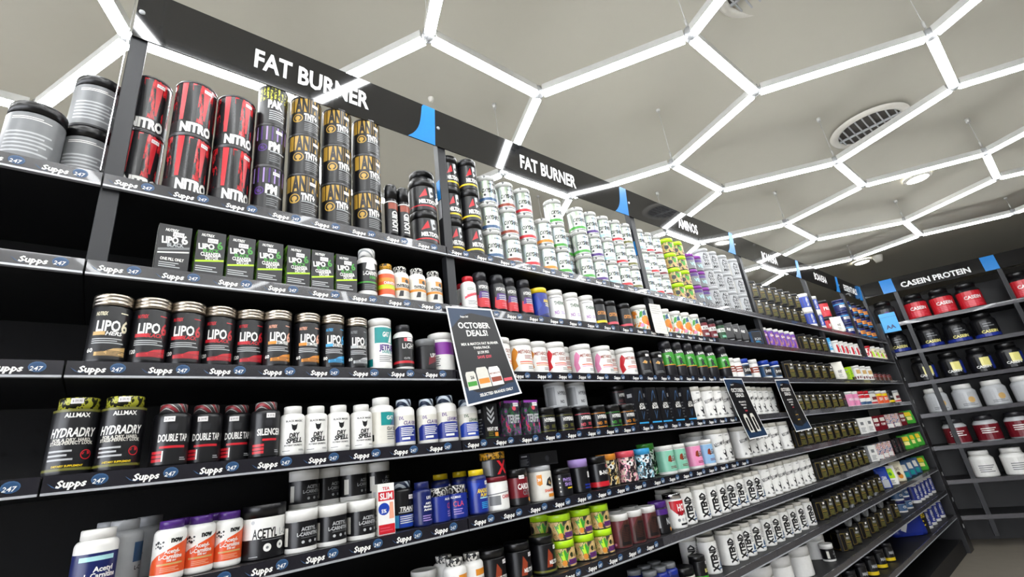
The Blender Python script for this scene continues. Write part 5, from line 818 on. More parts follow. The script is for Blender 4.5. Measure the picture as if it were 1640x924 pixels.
PROTO = {}
def proto(k):
    if k not in PROTO:
        c = K[k]; dm = DIMS[k]
        PROTO[k] = build_round(k, c, *dm) if len(dm) == 2 else build_flat(k, c, *dm)
        if k == 'lying':
            for nm, me, par in PROTO[k]:
                for v in me.vertices: v.co = (v.co.x, dm[1] / 2 - v.co.z, v.co.y + dm[0])
    return PROTO[k]

# ------------------------------------------------------------------ measures of the shelving
CZ, DD = 1.35, 1.2712
RAILTOP = {i: CZ + z * DD + .034 for i, z in {1: .5492, 2: .3783, 3: .204, 4: .0338, 5: -.1367, 6: -.3057, 7: -.4776, 8: -.649, 9: -.82}.items()}
BAYS = [-1.0, -.077, .84, 1.74, 2.64, 3.54, 4.44, 5.34, 6.45]
DEPTH = .40

# ------------------------------------------------------------------ the room
def ceil_z(x):
    t = min(max((x - 1.6) / 4.2, 0), 1)
    return 3.42 - .32 * t

def struct(name, bm, m, label, smooth=False):
    o = to_obj(name, bm, m, smooth=smooth)
    tag(o, label, kind='structure')
    return o
bm = bmesh.new(); box(bm, -5, -7, -.05, 10, 3.3, 0); struct('floor', bm, 'floor', 'grey vinyl shop floor')
bm = bmesh.new()
gx, gy = 60, 34
gv = [[bm.verts.new((-5 + 15 * i / gx, -7 + 10.3 * j / gy, ceil_z(-5 + 15 * i / gx) + .024 * math.sin(2.1 * (-5 + 15 * i / gx) + 1.3 * math.sin(.9 * j / 4)))) for j in range(gy + 1)] for i in range(gx + 1)]
for i in range(gx):
    for j in range(gy):
        bm.faces.new([gv[i][j], gv[i][j + 1], gv[i + 1][j + 1], gv[i + 1][j]])
struct('ceiling', bm, 'ceiling', 'off-white, slightly wavy plaster ceiling', smooth=True)
bm = bmesh.new(); box(bm, -5, 3.2, 0, 10, 3.3, 3.6); struct('wall_back', bm, 'wall', 'cream wall behind the shelving')
bm = bmesh.new(); box(bm, -5.1, -7, 0, -5, 3.3, .25); box(bm, -5.1, -7, 2.95, -5, 3.3, 3.6); box(bm, -5.1, -7, .25, -5, -6.2, 2.95); box(bm, -5.1, 2.6, .25, -5, 3.3, 2.95)
struct('wall_left', bm, 'wall', 'cream shopfront wall around the window')
w_ = struct('window_1', bmesh.new(), 'clear', 'wide shopfront window')  # unseen window, added so daylight brightens the left of the ceiling
for i in range(5):
    y_ = -6.2 + i * 2.2
    bm = bmesh.new(); box(bm, -5.08, y_ - .03, .25, -5.02, y_ + .03, 2.95); to_obj('window_frame', bm, 'upright', w_, smooth=False)
    if i < 4:
        bm = bmesh.new(); box(bm, -5.055, y_ + .03, .25, -5.045, y_ + 2.17, 2.95); to_obj('pane', bm, 'pane', w_, smooth=False)
bm = bmesh.new(); box(bm, 10, -7, 0, 10.1, 3.3, 3.6); struct('wall_right', bm, 'wall_dark', 'dark end wall')
bm = bmesh.new(); box(bm, -5, -7.1, 0, 10, -7, 3.6); struct('wall_front', bm, 'wall_dark', 'dark wall across the aisle')

# ------------------------------------------------------------------ hexagon tube lights
HZ = 1.5763
TZ = CZ + HZ
def LP(x, y): return (x * HZ, y * HZ - DD)
ROWS = [
 (1.48, [(-.62, -.24), (.487, .854), (1.563, 1.939), (2.63, 3.054), (3.74, None)]),
 (1.112, [(-1.1, -.76), (-.071, .293), (1.01, 1.364), (2.078, 2.39), (3.174, 3.516)]),
 (.742, [(-.62, -.24), (.487, .854), (1.563, 1.939), (2.63, 3.054), (3.74, None)]),
 (.365, [(-1.1, -.76), (-.02, .352), (1.062, 1.446), (2.194, 2.557), (3.332, 3.709)]),
 (-.04, [(-.56, -.18), (.54, .91), (1.686, 2.05), (2.78, 3.17), (3.92, None)]),
 (-.42, [(-1.1, -.76), (-.02, .352), (1.1, 1.48), (2.25, 2.61), (3.4, 3.77)]),
 (-.82, [(-.56, -.18), (.54, .91), (1.686, 2.05), (2.78, 3.17), (3.92, None)]),
 (-1.2, [(-1.1, -.76), (-.02, .352), (1.1, 1.48), (2.25, 2.61), (3.4, 3.77)]),
 (-1.58, [(-.56, -.18), (.54, .91), (1.686, 2.05), (2.78, 3.17), (3.92, None)]),
 (-1.96, [(-1.1, -.76), (-.02, .352), (1.1, 1.48), (2.25, 2.61), (3.4, 3.77)]),
]
edges = []; verts_all = []
for ri, (y, prs) in enumerate(ROWS):
    for a, b in prs:
        verts_all.append((a, y, True))
        if b is not None:
            verts_all.append((b, y, False)); edges.append(((a, y), (b, y)))
for (y1, p1), (y2, p2) in zip(ROWS, ROWS[1:]):
    A, B, ya, yb = (p1, p2, y1, y2) if p1[-1][1] is None else (p2, p1, y2, y1)
    for i in range(len(A)):
        edges.append(((A[i][0], ya), (B[i][1], yb)))
        if A[i][1] is not None and i + 1 < len(B):
            edges.append(((A[i][1], ya), (B[i + 1][0], yb)))
edges = [e for e in edges if not (min(e[0][1], e[1][1]) < -.5 and max(e[0][0], e[1][0]) > 2.5)]
used = {q for e in edges for q in e}
verts_all = [v for v in verts_all if (v[0], v[1]) in used]
grid = thing('hexagon_light_grid', 'white hexagon grid of glowing tube lights hung under the ceiling', 'light', (0, 0, TZ))
tube_cache = {}
for (a, b) in edges:
    p, q = Vector(LP(*a)), Vector(LP(*b))
    d = q - p; L = d.length - .05
    key = round(L, 2)
    if key not in tube_cache:
        bm = bmesh.new(); box(bm, -L / 2, -.02, -.010, L / 2, .02, .026)
        hs = bm_mesh('housing', bm, 'tube_back', smooth=False)
        bm = bmesh.new()
        prof = [(-.02, -.0102), (-.02, -.016), (-.014, -.022), (.014, -.022), (.02, -.016), (.02, -.0102)]
        E0 = [bm.verts.new((-L / 2, y, z)) for y, z in prof]; E1 = [bm.verts.new((L / 2, y, z)) for y, z in prof]
        for i in range(6): bm.faces.new([E0[i], E1[i], E1[(i + 1) % 6], E0[(i + 1) % 6]][::-1])
        bm.faces.new(E0); bm.faces.new(E1[::-1])
        bmesh.ops.recalc_face_normals(bm, faces=bm.faces[:])
        tube_cache[key] = (hs, bm_mesh('diffuser', bm, 'tube_glow', smooth=False))
    hs, df = tube_cache[key]
    m = (p + q) / 2
    t = add('light_tube', hs, grid, (m.x, m.y, 0)); t.rotation_euler = (0, 0, math.atan2(d.y, d.x))
    add('diffuser', df, t)
bm = bmesh.new()
for k in range(3):
    a = 2 * PI * k / 3
    cyl_between(bm, (0, 0, .004), (.045 * math.cos(a), .045 * math.sin(a), .004), .013, 8)
lathe(bm, [(0, -.024), (.02, -.02), (.024, 0), (.02, .03), (0, .034)], 10)
conn = bm_mesh('corner_connector', bm, 'clear')
for x, y, left in verts_all:
    X, Y = LP(x, y)
    o = add('corner_connector', conn, grid, (X, Y, 0))
    o.rotation_euler = (0, 0, 0 if left else PI)
    if left:
        top = ceil_z(X) - TZ
        bm = bmesh.new(); cyl_between(bm, (0, 0, .03), (0, 0, top), .0018, 6)
        lathe(bm, [(0, .05), (.006, .05), (.006, .085), (0, .09)], 8)
        lathe(bm, [(0, top - .03), (.012, top - .03), (.014, top), (0, top)], 10)
        to_obj('suspension_wire', bm, 'tube_back', grid, loc=(X, Y, 0))

# ------------------------------------------------------------------ ceiling fittings
def ceil_pt(x, y):
    """a point measured on a 3.35 m ceiling carried along its sight line to the real ceiling"""
    X, Y = x, y
    for _ in range(6):
        f = (ceil_z(X) - CZ) / 2.0
        X = x * f; Y = (y + DD) * f - DD
    return X, Y, ceil_z(X)
def vent(x, y, r, label):
    X, Y, Z = ceil_pt(x, y)
    t = thing('ceiling_vent', label, 'vent', (X, Y, Z))
    bm = bmesh.new(); lathe(bm, [(r * .82, .002), (r * .8, -.012), (r * .9, -.022), (r, -.012), (r * 1.02, .002)][::-1], 36); to_obj('frame', bm, 'offwhite', t)
    bm = bmesh.new(); lathe(bm, [(0, -.003), (r * .82, -.003)][::-1], 36); to_obj('grille_back', bm, 'vent_dark', t)
    for i in range(-4, 5):
        xx = i * r * .18; hl = math.sqrt(max((r * .8) ** 2 - xx * xx, 0))
        bm = bmesh.new(); box(bm, -hl, xx - .004, -.016, hl, xx + .004, -.004); to_obj('louvre', bm, 'lgrey', t, smooth=False)
    bm = bmesh.new(); box(bm, -.006, -r * .8, -.018, .006, r * .8, -.006); to_obj('crossbar', bm, 'lgrey', t, smooth=False)
vent(4.08, -.86, .235, 'round louvred air vent in the ceiling right of the square lamp')
vent(2.13, -.95, .235, 'round louvred air vent at the top edge of the ceiling')
X, Y, Z = ceil_pt(2.505, .015)
t = thing('ceiling_speaker', 'small round white speaker in the ceiling', 'speaker', (X, Y, Z))
bm = bmesh.new(); lathe(bm, [(0, -.006), (.062, -.006)][::-1], 28); to_obj('grille', bm, 'spk', t)
bm = bmesh.new(); lathe(bm, [(.06, -.004), (.064, -.01), (.078, -.008), (.08, .001)][::-1], 28); to_obj('ring', bm, 'offwhite', t)
X, Y, Z = ceil_pt(3.07, -.85)
t = thing('square_ceiling_lamp', 'lit square recessed lamp with warm panel behind a tube', 'lamp', (X, Y, Z), math.radians(28))
bm = bmesh.new(); box(bm, -.12, -.09, -.012, .12, .09, .004); to_obj('frame', bm, 'offwhite', t, smooth=False)
bm = bmesh.new(); box(bm, -.085, -.065, -.015, .085, .065, -.011); to_obj('glowing_panel', bm, 'panel_glow', t, smooth=False)
for x, y, lb in [(5.51, -.88, 'round lit downlight near the right photo edge'), (7.81, .195, 'round lit downlight beyond the last hexagon')]:
    X, Y, Z = ceil_pt(x, y)
    t = thing('downlight', lb, 'lamp', (X, Y, Z), 0, 'round ceiling downlights')
    bm = bmesh.new(); lathe(bm, [(0, -.012), (.075, -.012)][::-1], 24); to_obj('lens', bm, 'down_glow', t)
    bm = bmesh.new(); lathe(bm, [(.073, -.01), (.08, -.016), (.1, -.008), (.1, .001)][::-1], 24); to_obj('ring', bm, 'offwhite', t)
for x, y, lb, nm in [(7.77, 0.0, 'small white detector near the far downlight', 'motion_detector'), (1.195, .574, 'tiny white sprinkler head on the ceiling', 'sprinkler_head')]:
    X, Y, Z = ceil_pt(x, y)
    s_ = 1.8 if nm == 'motion_detector' else .6
    bm = bmesh.new(); lathe(bm, [(0, -.045 * s_), (.02 * s_, -.042 * s_), (.026 * s_, -.02 * s_), (.03 * s_, 0)][::-1], 16)
    o = to_obj(nm, bm, 'offwhite', loc=(X, Y, Z)); tag(o, lb, 'ceiling fitting')

# ------------------------------------------------------------------ shelving
def rail_mesh(L, printed, gap=0.0):
    """price rail: dark strip, pale lip below, printed word and number along it"""
    bm = bmesh.new()
    box(bm, .002, 0, .004, L - .002, .006, .034, 0)
    box(bm, .002, -.003, 0, L - .002, .008, .0045, 1)
    mats = ['rail' if printed else 'rail_plain', 'rail_lip']
    me_list = []
    return bm, mats
def rail_sticker():
    a = Art(.1, .03, 1)
    a.poly([(-.012, .017), (.0, .008), (.012, .0065), (.002, .0065), (-.004, .009)], 'bluegrey')
    a.text('Supps', .022, .0135, .0125, 'white', .044, shear=.18, bold=.04)
    a.disc(.062, .0165, .013, 'bluegrey', 14, .0105)
    a.disc(.062, .0155, .0112, 'railblue', 14, .009)
    a.text('247', .061, .0135, .0085, 'white', .019, shear=.18, bold=.015)
    a.flat(lambda s, t, l: (s, -l, t + .004))
    return bm_mesh('rail_sticker', a.bm, a.mats, smooth=False)
STICK = rail_sticker()
RCACHE = {}
def rail(L, printed):
    key = (round(L, 3), printed)
    if key not in RCACHE:
        bm, mats = rail_mesh(L, printed)
        RCACHE[key] = bm_mesh('price_rail', bm, mats, smooth=False)
    return RCACHE[key]
DECK = {}
PRINTED = {0: range(1, 10), 1: range(1, 10), 2: range(1, 8), 3: range(1, 6)}
BAYLAB = ['black shelving bay at the far left photo edge', 'black shelving bay under the first large header sign', 'black shelving bay right of the hanging deals poster', 'black shelving bay under the handwritten paper note', 'black shelving bay with two small deals posters', 'black shelving bay full of chamfered black tubs', 'black shelving bay with the purple tubs on its second shelf', 'last black shelving bay beside the holed end post']
for b in range(8):
    x0, x1 = BAYS[b], BAYS[b + 1]; L = x1 - x0
    t = thing('shelving_bay', BAYLAB[b], 'shelving', (x0, 0, 0), 0, 'bays of the long shelving run')
    if round(L, 3) not in DECK:
        bm = bmesh.new(); box(bm, .001, .007, -.03, L - .001, DEPTH, 0, bev=.001); DECK[round(L, 3)] = bm_mesh('shelf', bm, 'shelf_black', smooth=False)
    for i in range(1, 10):
        s = add('shelf', DECK[round(L, 3)], t, (0, 0, RAILTOP[i] - .001))
        pr = i in PRINTED.get(b, [1] if b == 3 else [])
        me = rail(L, pr)
        r = add('price_rail', me, s, (0, 0, -.033))
        if pr:
            nn = int(L / .102)
            for q in range(nn): add('rail_sticker', STICK, s, (.02 + q * (L - .02) / nn, 0, -.033))
    bm = bmesh.new(); box(bm, 0, DEPTH, 0, L, DEPTH + .02, RAILTOP[1] + .01); to_obj('back_panel', bm, 'shelf_black', t, smooth=False)
    bm = bmesh.new(); box(bm, 0, .03, 0, L, DEPTH, .12); to_obj('plinth', bm, 'shelf_black', t, smooth=False)
    holes = bmesh.new()
    for i in range(1, 9):
        for q in range(int(L / .05)):
            for zz in (.05, .1):
                x = .025 + q * .05; z = RAILTOP[i] - .034 - zz
                holes.faces.new([holes.verts.new((x + .005 * math.cos(PI / 3 * k), DEPTH - .0006, z + .005 * math.sin(PI / 3 * k))) for k in range(6)])
    o = to_obj('peg_holes', holes, 'black', t, smooth=False); o['kind'] = 'stuff'

# ------------------------------------------------------------------ uprights and header signs
UPR = [(-.079, -.0435), (.844, .8785), (2.044, 2.083), (3.298, 3.338), (4.511, 4.547), (5.531, 5.569), (6.296, 6.33)]
HB, HT, YB, YT = 2.5096, 2.668, .006, -.0095
ZU = RAILTOP[2] + .0
ulab = ['at the left end of the header', 'between the two large header signs', 'behind the handwritten paper note', 'left of the stacked black chamfered tubs', 'beside the blue and white jars', 'right of the big red jars', 'at the far end of the header']
for i, (a, b) in enumerate(UPR):
    t = thing('upright_post', 'dark metal upright post ' + ulab[i], 'post', (a, .0125, ZU), 0, 'uprights carrying the header signs')
    w = b - a
    bm = bmesh.new(); box(bm, 0, 0, 0, w, .03, HT - ZU - .01, bev=.002); to_obj('post', bm, 'upright', t, smooth=False)
    if i in (1, 2):
        bm = bmesh.new(); box(bm, -.0012, .004, .42, 0, .026, .5); to_obj('side_tag', bm, 'signblue', t, smooth=False)
        bm = bmesh.new(); box(bm, -.0012, .004, .34, 0, .026, .415); to_obj('side_tag', bm, 'lgrey', t, smooth=False)
HX = [-.079, .831, 2.03, 3.248, 4.432, 5.426, 6.173]
HTXT = ['FAT BURNER', 'FAT BURNER', 'AMINOS', 'BCAA/EAA', 'BCAA/EAA', 'ESSENTIALS']
HTP = [(.385, .36), (1.442, .36), (2.644, .226), (3.832, .28), (4.93, .317), (5.79, .42)]
HLAB = ['large black header sign above the red and black tins', 'black fat burner header sign above the pearly jars', 'black aminos header sign above the lime lidded jars', 'black header sign above the stacked chamfered tubs', 'black header sign above the big red jars', 'last black header sign beside the blue hanging blade']
for i in range(6):
    x0, x1 = HX[i] + .001, HX[i + 1] - .001
    t = thing('header_sign', HLAB[i], 'sign', (x0, YB, HB), 0, 'black header signs along the shelving')
    ang = math.atan2(YB - YT, HT - HB)
    hh = math.hypot(YB - YT, HT - HB)
    L = x1 - x0
    bm = bmesh.new(); box(bm, 0, 0, 0, L, .004, hh); o = to_obj('panel', bm, 'sign_black', t, smooth=False); o.rotation_euler = (ang, 0, 0)
    a = Art(L, hh)
    cx, tw = HTP[i]
    a.text(HTXT[i], cx - x0, hh * .49, .0625, 'sign_white', tw, bold=.03)
    a.flat(lambda s, tt, l: (s, -.0006 - l, tt)); o = to_obj('lettering', a.bm, a.mats, t, smooth=False); o.rotation_euler = (ang, 0, 0)
    # blue swoosh flag at the right end
    pts = [(0, 0), (0, hh)]
    for k in range(13):
        q = k / 12
        if q < .3: xx = -.045 - .012 * math.sin(q / .3 * PI / 2); zz = hh * (1 - .1 * (q / .3) ** 2)
        else:
            r_ = (q - .3) / .7; xx = -.057 - .012 * r_ - .045 * r_ ** 4; zz = hh * (.9 - .9 * r_)
        pts.append((xx, zz))
    bm = bmesh.new()
    f = bm.faces.new([bm.verts.new((L + px, -.0012, pz)) for px, pz in pts])
    r = bmesh.ops.extrude_face_region(bm, geom=[f])
    for v in [g for g in r['geom'] if isinstance(g, bmesh.types.BMVert)]: v.co.y += .0008
    bmesh.ops.recalc_face_normals(bm, faces=bm.faces[:])
    o = to_obj('blue_flag', bm, 'signblue', t, smooth=False); o.rotation_euler = (ang, 0, 0)
    for bx in ((.012,) if i else (.012,)):
        bm = bmesh.new(); lathe(bm, [(0, .0), (.007, .0), (.007, .002), (.004, .004), (0, .0045)], 14)
        o = to_obj('bolt', bm, 'lgrey', t, loc=(bx, -.0005 - (YB - YT) / hh * hh * .5, hh * .5)); o.rotation_euler = (PI / 2 + ang, 0, 0)

# chrome strip on the left end of the header
bm = bmesh.new(); box(bm, -.002, 0, 0, 0, .03, .58); o = to_obj('edge_strip', bm, 'chrome', loc=(-.0835, .008, RAILTOP[1] + .01), smooth=False); tag(o, 'thin shiny strip along the left upright post', 'strip')

# ------------------------------------------------------------------ hanging posters and the note
def paper(name, label, cat, corners, curl, draw, w, h, group=None, border='sign_white'):
    """corners TL, TR, BR, BL; curl pushes the lower part out towards the aisle"""
    TL, TR, BR, BL = [Vector(c) for c in corners]
    def at(s, t, l):
        u = s / w + .5; v = t / h
        p = (BL * (1 - u) + BR * u) * (1 - v) + (TL * (1 - u) + TR * u) * v
        return (p.x, p.y - curl * (1 - v) * (1 - v) - .012 * math.sin(PI * v) * .0 - l, p.z)
    bm = bmesh.new()
    n = 12
    F = [[bm.verts.new(at(w * (i / 4 - .5), h * j / n, .0002)) for i in range(5)] for j in range(n + 1)]
    Bk = [[bm.verts.new(at(w * (i / 4 - .5), h * j / n, -.0002)) for i in range(5)] for j in range(n + 1)]
    for j in range(n):
        for i in range(4):
            bm.faces.new([F[j][i], F[j][i + 1], F[j + 1][i + 1], F[j + 1][i]])
            bm.faces.new([Bk[j][i + 1], Bk[j][i], Bk[j + 1][i], Bk[j + 1][i + 1]])
    root = thing(name, label, cat, (TL.x, TL.y, TL.z), 0, group)
    for v in bm.verts: v.co -= TL
    to_obj('sheet', bm, border, root, smooth=False)
    a = Art(w, h); draw(a)
    for j in range(1, n):
        bmesh.ops.bisect_plane(a.bm, geom=a.bm.verts[:] + a.bm.edges[:] + a.bm.faces[:], dist=1e-6, plane_co=(0, h * j / n, 0), plane_no=(0, 1, 0))
    a.flat(at)
    for v in a.bm.verts: v.co -= TL
    to_obj('print', a.bm, a.mats, root, smooth=False)
    return root
def deals(a, small=False):
    w, h = a.w, a.h
    m = .006
    a.rect(-w / 2 + m, m, w / 2 - m, h - m, 'dark')
    x0, x1, y0, y1 = -w / 2 + m, w / 2 - m, m, h - m
    a.poly([(x0, y1), (x0, y1 - .07)] + [(x0 + .1 * (k / 8), y1 - .07 + .055 * math.sin(k / 8 * PI / 2)) for k in range(1, 9)] + [(x1, y1 - .03), (x1, y1)], 'posterblue')
    a.poly([(x0 + .004, y1 - .075)] + [(x0 + .004 + .1 * (k / 8), y1 - .075 + .055 * math.sin(k / 8 * PI / 2)) for k in range(1, 9)] + [(x0 + .1, y1 - .075)], 'dark')
    a.poly([(x0, y0), (x1, y0), (x1, y0 + .05), (x1 - .05, y0 + .035), (0, y0 + .022), (x0 + .04, y0 + .03), (x0, y0 + .055)], 'posterblue')
    T = lambda s, x, y, hh, c='white', mw=None, b=.03: a.text(s, x * w, y * h, hh * h, c, (mw or .85) * w, bold=b)
    T('Supps 247', -.16, .895, .018, 'white', .2)
    T('OCTOBER', 0, .80, .062, 'white', .72)
    T('DEALS!', 0.02, .715, .062, 'white', .55)
    if not small:
        T('MIX & MATCH FAT BURNER', 0.02, .60, .026, 'white', .8); T('TWIN PACK', .03, .555, .026, 'white', .4)
        T('$139.95!', .03, .505, .028, 'white', .3); T('SAVE $20!', .03, .455, .028, 'rose', .36)
        for i, (bx, bw, c1, c2) in enumerate([(-.32, .1, 'offwhite', 'green'), (-.1, .12, 'offwhite', 'amber'), (.13, .12, 'white', 'rust'), (.34, .1, 'dark', 'rose')]):
            hb = (.18, .21, .2, .13)[i] * h; yb = .14 * h
            a.poly([((bx - bw * .9) * w, yb), ((bx + bw * .9) * w, yb), ((bx + bw * .9) * w, yb + hb * .84), ((bx + bw * .7) * w, yb + hb), ((bx - bw * .7) * w, yb + hb), ((bx - bw * .9) * w, yb + hb * .84)], c1)
            a.rect((bx - bw * .8) * w, yb + hb * .2, (bx + bw * .8) * w, yb + hb * .45, c2)
        a.text('METABOLYTE', .13 * w, .27 * h, .016 * h, 'rust', .2 * w); a.text('26', -.3 * w, .26 * h, .03 * h, 'dark', .14 * w)
        T('SELECTED BRANDS ONLY', .06, .075, .028, 'white', .62)
    else:
        T('MIX & MATCH', 0, .6, .026, 'white', .7); T('TWIN PACK', 0, .55, .024, 'white', .36); T('$99.95', 0, .5, .024, 'white', .3); T('SAVE', 0, .45, .024, 'rose', .26)
def deals2(a):
    deals(a, True); w, h = a.w, a.h
    for bx in (-.17, .17):
        a.poly([((bx - .1) * w, .1 * h), ((bx + .1) * w, .1 * h), ((bx + .1) * w, .36 * h), ((bx + .06) * w, .4 * h), ((bx - .06) * w, .4 * h), ((bx - .1) * w, .36 * h)], 'offwhite')
        a.rect((bx - .05) * w, .13 * h, (bx + .05) * w, .34 * h, 'dark')
def deals3(a):
    deals(a, True); w, h = a.w, a.h
    a.rect(-.1 * w, .12 * h, .1 * w, .38 * h, 'char'); a.rect(-.08 * w, .2 * h, .08 * w, .22 * h, 'gold'); a.rect(-.08 * w, .3 * h, .08 * w, .31 * h, 'gold')
paper('deals_poster', 'large October deals poster hanging from the second shelf', 'poster', [(.811, -.012, 1.853), (1.0, -.012, 1.862), (1.083, -.014, 1.562), (.853, -.014, 1.523)], .012, deals, .205, .33, 'October deals posters')
paper('deals_poster', 'small October deals poster left, among the white tubs', 'poster', [(2.544, -.012, 1.629), (2.765, -.012, 1.63), (2.842, -.014, 1.307), (2.613, -.014, 1.302)], .02, deals2, .22, .33, 'October deals posters')
paper('deals_poster', 'small October deals poster right, by the black tubs', 'poster', [(3.207, -.012, 1.627), (3.42, -.012, 1.631), (3.497, -.014, 1.309), (3.232, -.014, 1.303)], .02, deals3, .22, .33, 'October deals posters')
def note(a):
    for i, t_ in enumerate(['PLEASE ASK', 'OUR STAFF', 'FOR HELP', 'CHOOSING']):
        a.rect(-.04, .145 - i * .012, .02 + .01 * ((i * 7) % 3), .147 - i * .012, 'grey')
    for i in range(5): a.rect(-.035, .08 - i * .014, .01 + .012 * ((i * 5) % 3), .0815 - i * .014, 'lgrey')
paper('paper_note', 'handwritten white paper note taped over a post', 'note', [(2.007, -.006, 2.0), (2.105, -.006, 2.004), (2.113, -.008, 1.846), (2.001, -.008, 1.848)], .004, note, .1, .16, None, 'offwhite')

# ------------------------------------------------------------------ end post and the angled end cabinet
t = thing('end_post', 'black end post with square slots at the end of the run', 'post', (6.47, .0, 0))
bm = bmesh.new(); box(bm, 0, 0, 0, .16, .3, 2.28, bev=.002); to_obj('post', bm, 'postgrey', t, smooth=False)
for i in range(26):
    bm = bmesh.new(); box(bm, .1, -.0012, .2 + i * .08, .125, 0, .235 + i * .08); to_obj('slot', bm, 'black' if i % 3 else 'lgrey', t, smooth=False)
EA = math.radians(-70); EO = (6.66, .1)
end = thing('end_cabinet', 'angled black end shelving with casein header sign', 'shelving', (EO[0], EO[1], 0), EA)
EZ = [2.28, 1.95, 1.612, 1.28, .95, .62, .29]
LE = 3.2
ET = .07
for z in EZ:
    bm = bmesh.new(); box(bm, 0, 0, -.035, LE, .42, 0); s = to_obj('shelf', bm, 'shelf_black', end, loc=(0, 0, z), smooth=False)
    bm = bmesh.new(); box(bm, 0, -.006, -.038, LE, 0, .002); to_obj('price_rail', bm, 'rail_plain', s, smooth=False)
bm = bmesh.new(); box(bm, 0, .42, 0, LE, .44, 2.6); to_obj('back_panel', bm, 'shelf_black', end, smooth=False)
for i, x in enumerate((.29, 1.2, 2.1)):
    bm = bmesh.new(); box(bm, x, -.004, .1, x + .04, .02, 2.63, bev=.002); to_obj('post', bm, 'upright', end, smooth=False)
    bm = bmesh.new(); box(bm, x + .04 - .31 if i == 0 else x - .87, -.012, 2.625, x + .035, -.006, 2.79)
    for v in bm.verts: v.co.y += (v.co.z - 2.625) * ET
    to_obj('header_panel', bm, 'sign_black', end, smooth=False)
    bm = bmesh.new(); box(bm, x - .09, -.0135, 2.627, x + .03, -.0122, 2.788)
    for v in bm.verts: v.co.y += (v.co.z - 2.625) * ET
    to_obj('blue_flag', bm, 'signblue', end, smooth=False)
a = Art(1, .16); a.text('CASEIN PROTEIN', .69, .055, .06, 'sign_white', .62, bold=.03); a.flat(lambda s, tt, l: (s, -.0125 - l + (tt + .007) * ET, 2.632 + tt)); to_obj('lettering', a.bm, a.mats, end, smooth=False)
def end_jar(u, z, r, h, b, l, label, lid_n, art, cat='jar', back=.02):
    ca, sa = math.cos(EA), math.sin(EA)
    v = r + back
    t = thing('protein_tub', label, cat, (EO[0] + u * ca - v * sa, EO[1] + u * sa + v * ca, z), EA, 'tubs on the angled end shelving')
    bm = bmesh.new(); lathe(bm, [(0, 0), (.93 * r, 0), (r, .02 * h), (r, .7 * h), (.75 * r, .82 * h), (0, .82 * h)], 24); to_obj('body', bm, b, t)
    bm = bmesh.new(); lathe(bm, [(.7 * r, .81 * h), (.8 * r, .81 * h), (.8 * r, .98 * h), (.74 * r, h), (0, h)], 24); to_obj('lid', bm, l, t)
    A_ = Art(1, 1); A_.rect(-PI * r, 0, PI * r, .6 * h, art[0]); A_.ops(art[1], r * 1.2, .6 * h); A_.wrap(r, .05 * h, .26); to_obj('label', A_.bm, A_.mats, t, smooth=False)
pos = ['first', 'second', 'third', 'fourth', 'fifth', 'sixth', 'seventh', 'eighth']
for i, u in enumerate((.455, .69, .93, 1.37, 1.61)):
    end_jar(u, EZ[0], .105, .29, 'dark', 'black', 'big red tub on the angled top shelf, %s from left' % pos[i], 0, ('red', [('t', 'CASEIN', 0, .6, .2, 'white', 1.2), ('l', -.7, .1, .7, .4, 3, 'rose')]))
end_jar(.165, EZ[0], .1, .28, 'dark', 'black', 'black tub with violet swirl left of the big red tubs', 0, ('char', [('d', 0, .6, .2, 'purple'), ('r', -.5, .4, .6, .46, 'lilac')]))
for i, u in enumerate((.165, .46, .7, .94, 1.38, 1.62)):
    end_jar(u, EZ[1], .105, .27, 'black', 'black', 'black tub with violet foot, second angled shelf, %s from left' % pos[i], 0, ('dark', [('r', -2.4, .0, 2.4, .2, 'royal'), ('t', 'CASEIN', 0, .32, .18, 'paleyel', 1.4), ('l', -.3, .6, .5, .9, 2, 'grey')]))
for i, u in enumerate((.3, .54, .78, 1.02, 1.4, 1.64)):
    end_jar(u, EZ[2], .1, .26, 'black', 'black', 'black tub with yellow panel, third angled shelf, %s from left' % pos[i], 0, ('dark', [('r', -.2, .3, .5, .9, 'paleyel'), ('r', .55, .1, .9, .95, 'royal'), ('t', 'CASEIN', -.1, .3, .16, 'white', 1)]))
for i, u in enumerate((.3, .54, .78, 1.02, 1.4, 1.64)):
    end_jar(u, EZ[3], .1, .25, 'lgrey', 'white', 'silver white tub, fourth angled shelf, %s from left' % pos[i], 0, ('lgrey', [('d', .2, .5, .2, 'tan'), ('l', -.5, .1, .6, .3, 2, 'grey')]))
for i, u in enumerate((.35, .6, .85, 1.1, 1.4, 1.64)):
    end_jar(u, EZ[4], .1, .25, 'lgrey', 'char', 'grey tub with dark red label, fifth angled shelf, %s from left' % pos[i], 0, ('dkred', [('l', -.6, .4, .6, .8, 3, 'white')]))
for i, u in enumerate((.45, .7, .95, 1.2, 1.5)):
    end_jar(u, EZ[5], .1, .25, 'white', 'white', 'plain white tub, sixth angled shelf, %s from left' % pos[i], 0, ('white', [('l', -.5, .2, .6, .7, 4, 'grey')]))
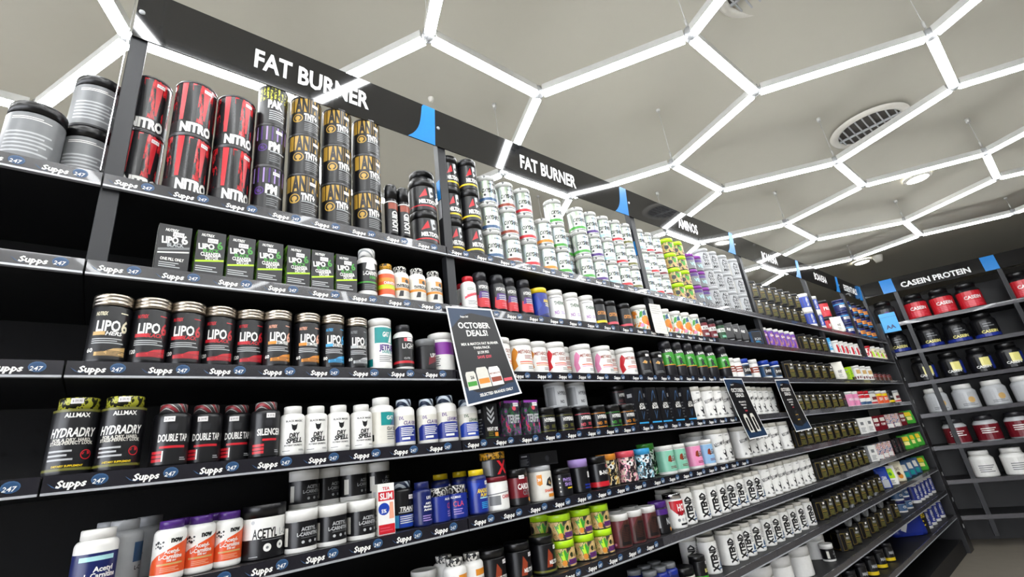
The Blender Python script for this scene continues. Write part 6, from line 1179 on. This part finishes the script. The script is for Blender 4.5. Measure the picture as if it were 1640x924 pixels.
# blue blade sign
t = thing('blade_sign', 'bright blue blade sign lettered AA at the end post', 'sign', (6.535, .0, 2.17), EA)
bm = bmesh.new(); box(bm, 0, 0, 0, .15, .006, .215); to_obj('panel', bm, 'bladeblue', t, smooth=False)
bm = bmesh.new(); box(bm, .0, -.001, .17, .15, 0, .172); to_obj('fold_line', bm, 'navy', t, smooth=False)
a = Art(.15, .2); a.text('AA', .07, .06, .042, 'navy', .09); a.flat(lambda s, tt, l: (s, -l - .0002, tt)); to_obj('lettering', a.bm, a.mats, t, smooth=False)

# ------------------------------------------------------------------ the goods on the shelves
ORD = ['first', 'second', 'third', 'fourth', 'fifth', 'sixth', 'seventh', 'eighth', 'ninth', 'tenth', 'eleventh', 'twelfth', 'thirteenth', 'fourteenth', 'fifteenth', 'sixteenth', 'seventeenth', 'eighteenth', 'nineteenth', 'twentieth']
SHELF = {1: 'top', 2: 'second', 3: 'third', 4: 'fourth', 5: 'fifth', 6: 'sixth', 7: 'seventh', 8: 'eighth', 9: 'ninth'}
LEV = {2: ['bottom', 'top'], 3: ['bottom', 'middle', 'top'], 4: ['bottom', 'lower', 'upper', 'top']}
ALL = {}
for k, s, lst in ITEMS:
    for (x, y, z, a) in lst:
        ALL.setdefault((K[k]['desc'], s), []).append((k, x, y, z, a))
for (desc, s), lst in ALL.items():
    cols = {}
    for it in lst:
        cols.setdefault((round(it[1], 2), round(it[2], 2)), []).append(it)
    front = min(c[1] for c in cols)
    rows = {}
    for c in cols:
        rows.setdefault(0 if c[1] < front + .05 else (1 if c[1] < front + .13 else 2), []).append(c)
    for rw, cl in rows.items():
        cl.sort()
        for ci, c in enumerate(cl):
            st = sorted(cols[c], key=lambda q: q[3])
            for li, (k, x, y, z, a) in enumerate(st):
                sh = K[k]['sh']
                bits = [desc]
                if len(cl) > 1: bits.append('%s from left' % ORD[ci])
                if len(st) > 1: bits.append('%s of stack' % LEV[len(st)][li])
                if len(rows) > 1 and rw: bits.append(['', 'second row', 'rear row'][rw])
                bits.append('%s shelf' % SHELF[s])
                lab = ', '.join(bits)
                o = thing(SHAPE_NAME[sh], lab, SHAPE_CAT[sh], (x, y, RAILTOP[s] - .001 + z), math.radians(-a * .62), '%s, %s shelf' % (desc, SHELF[s]))
                for nm, me, par in proto(k):
                    add(nm, me, o)
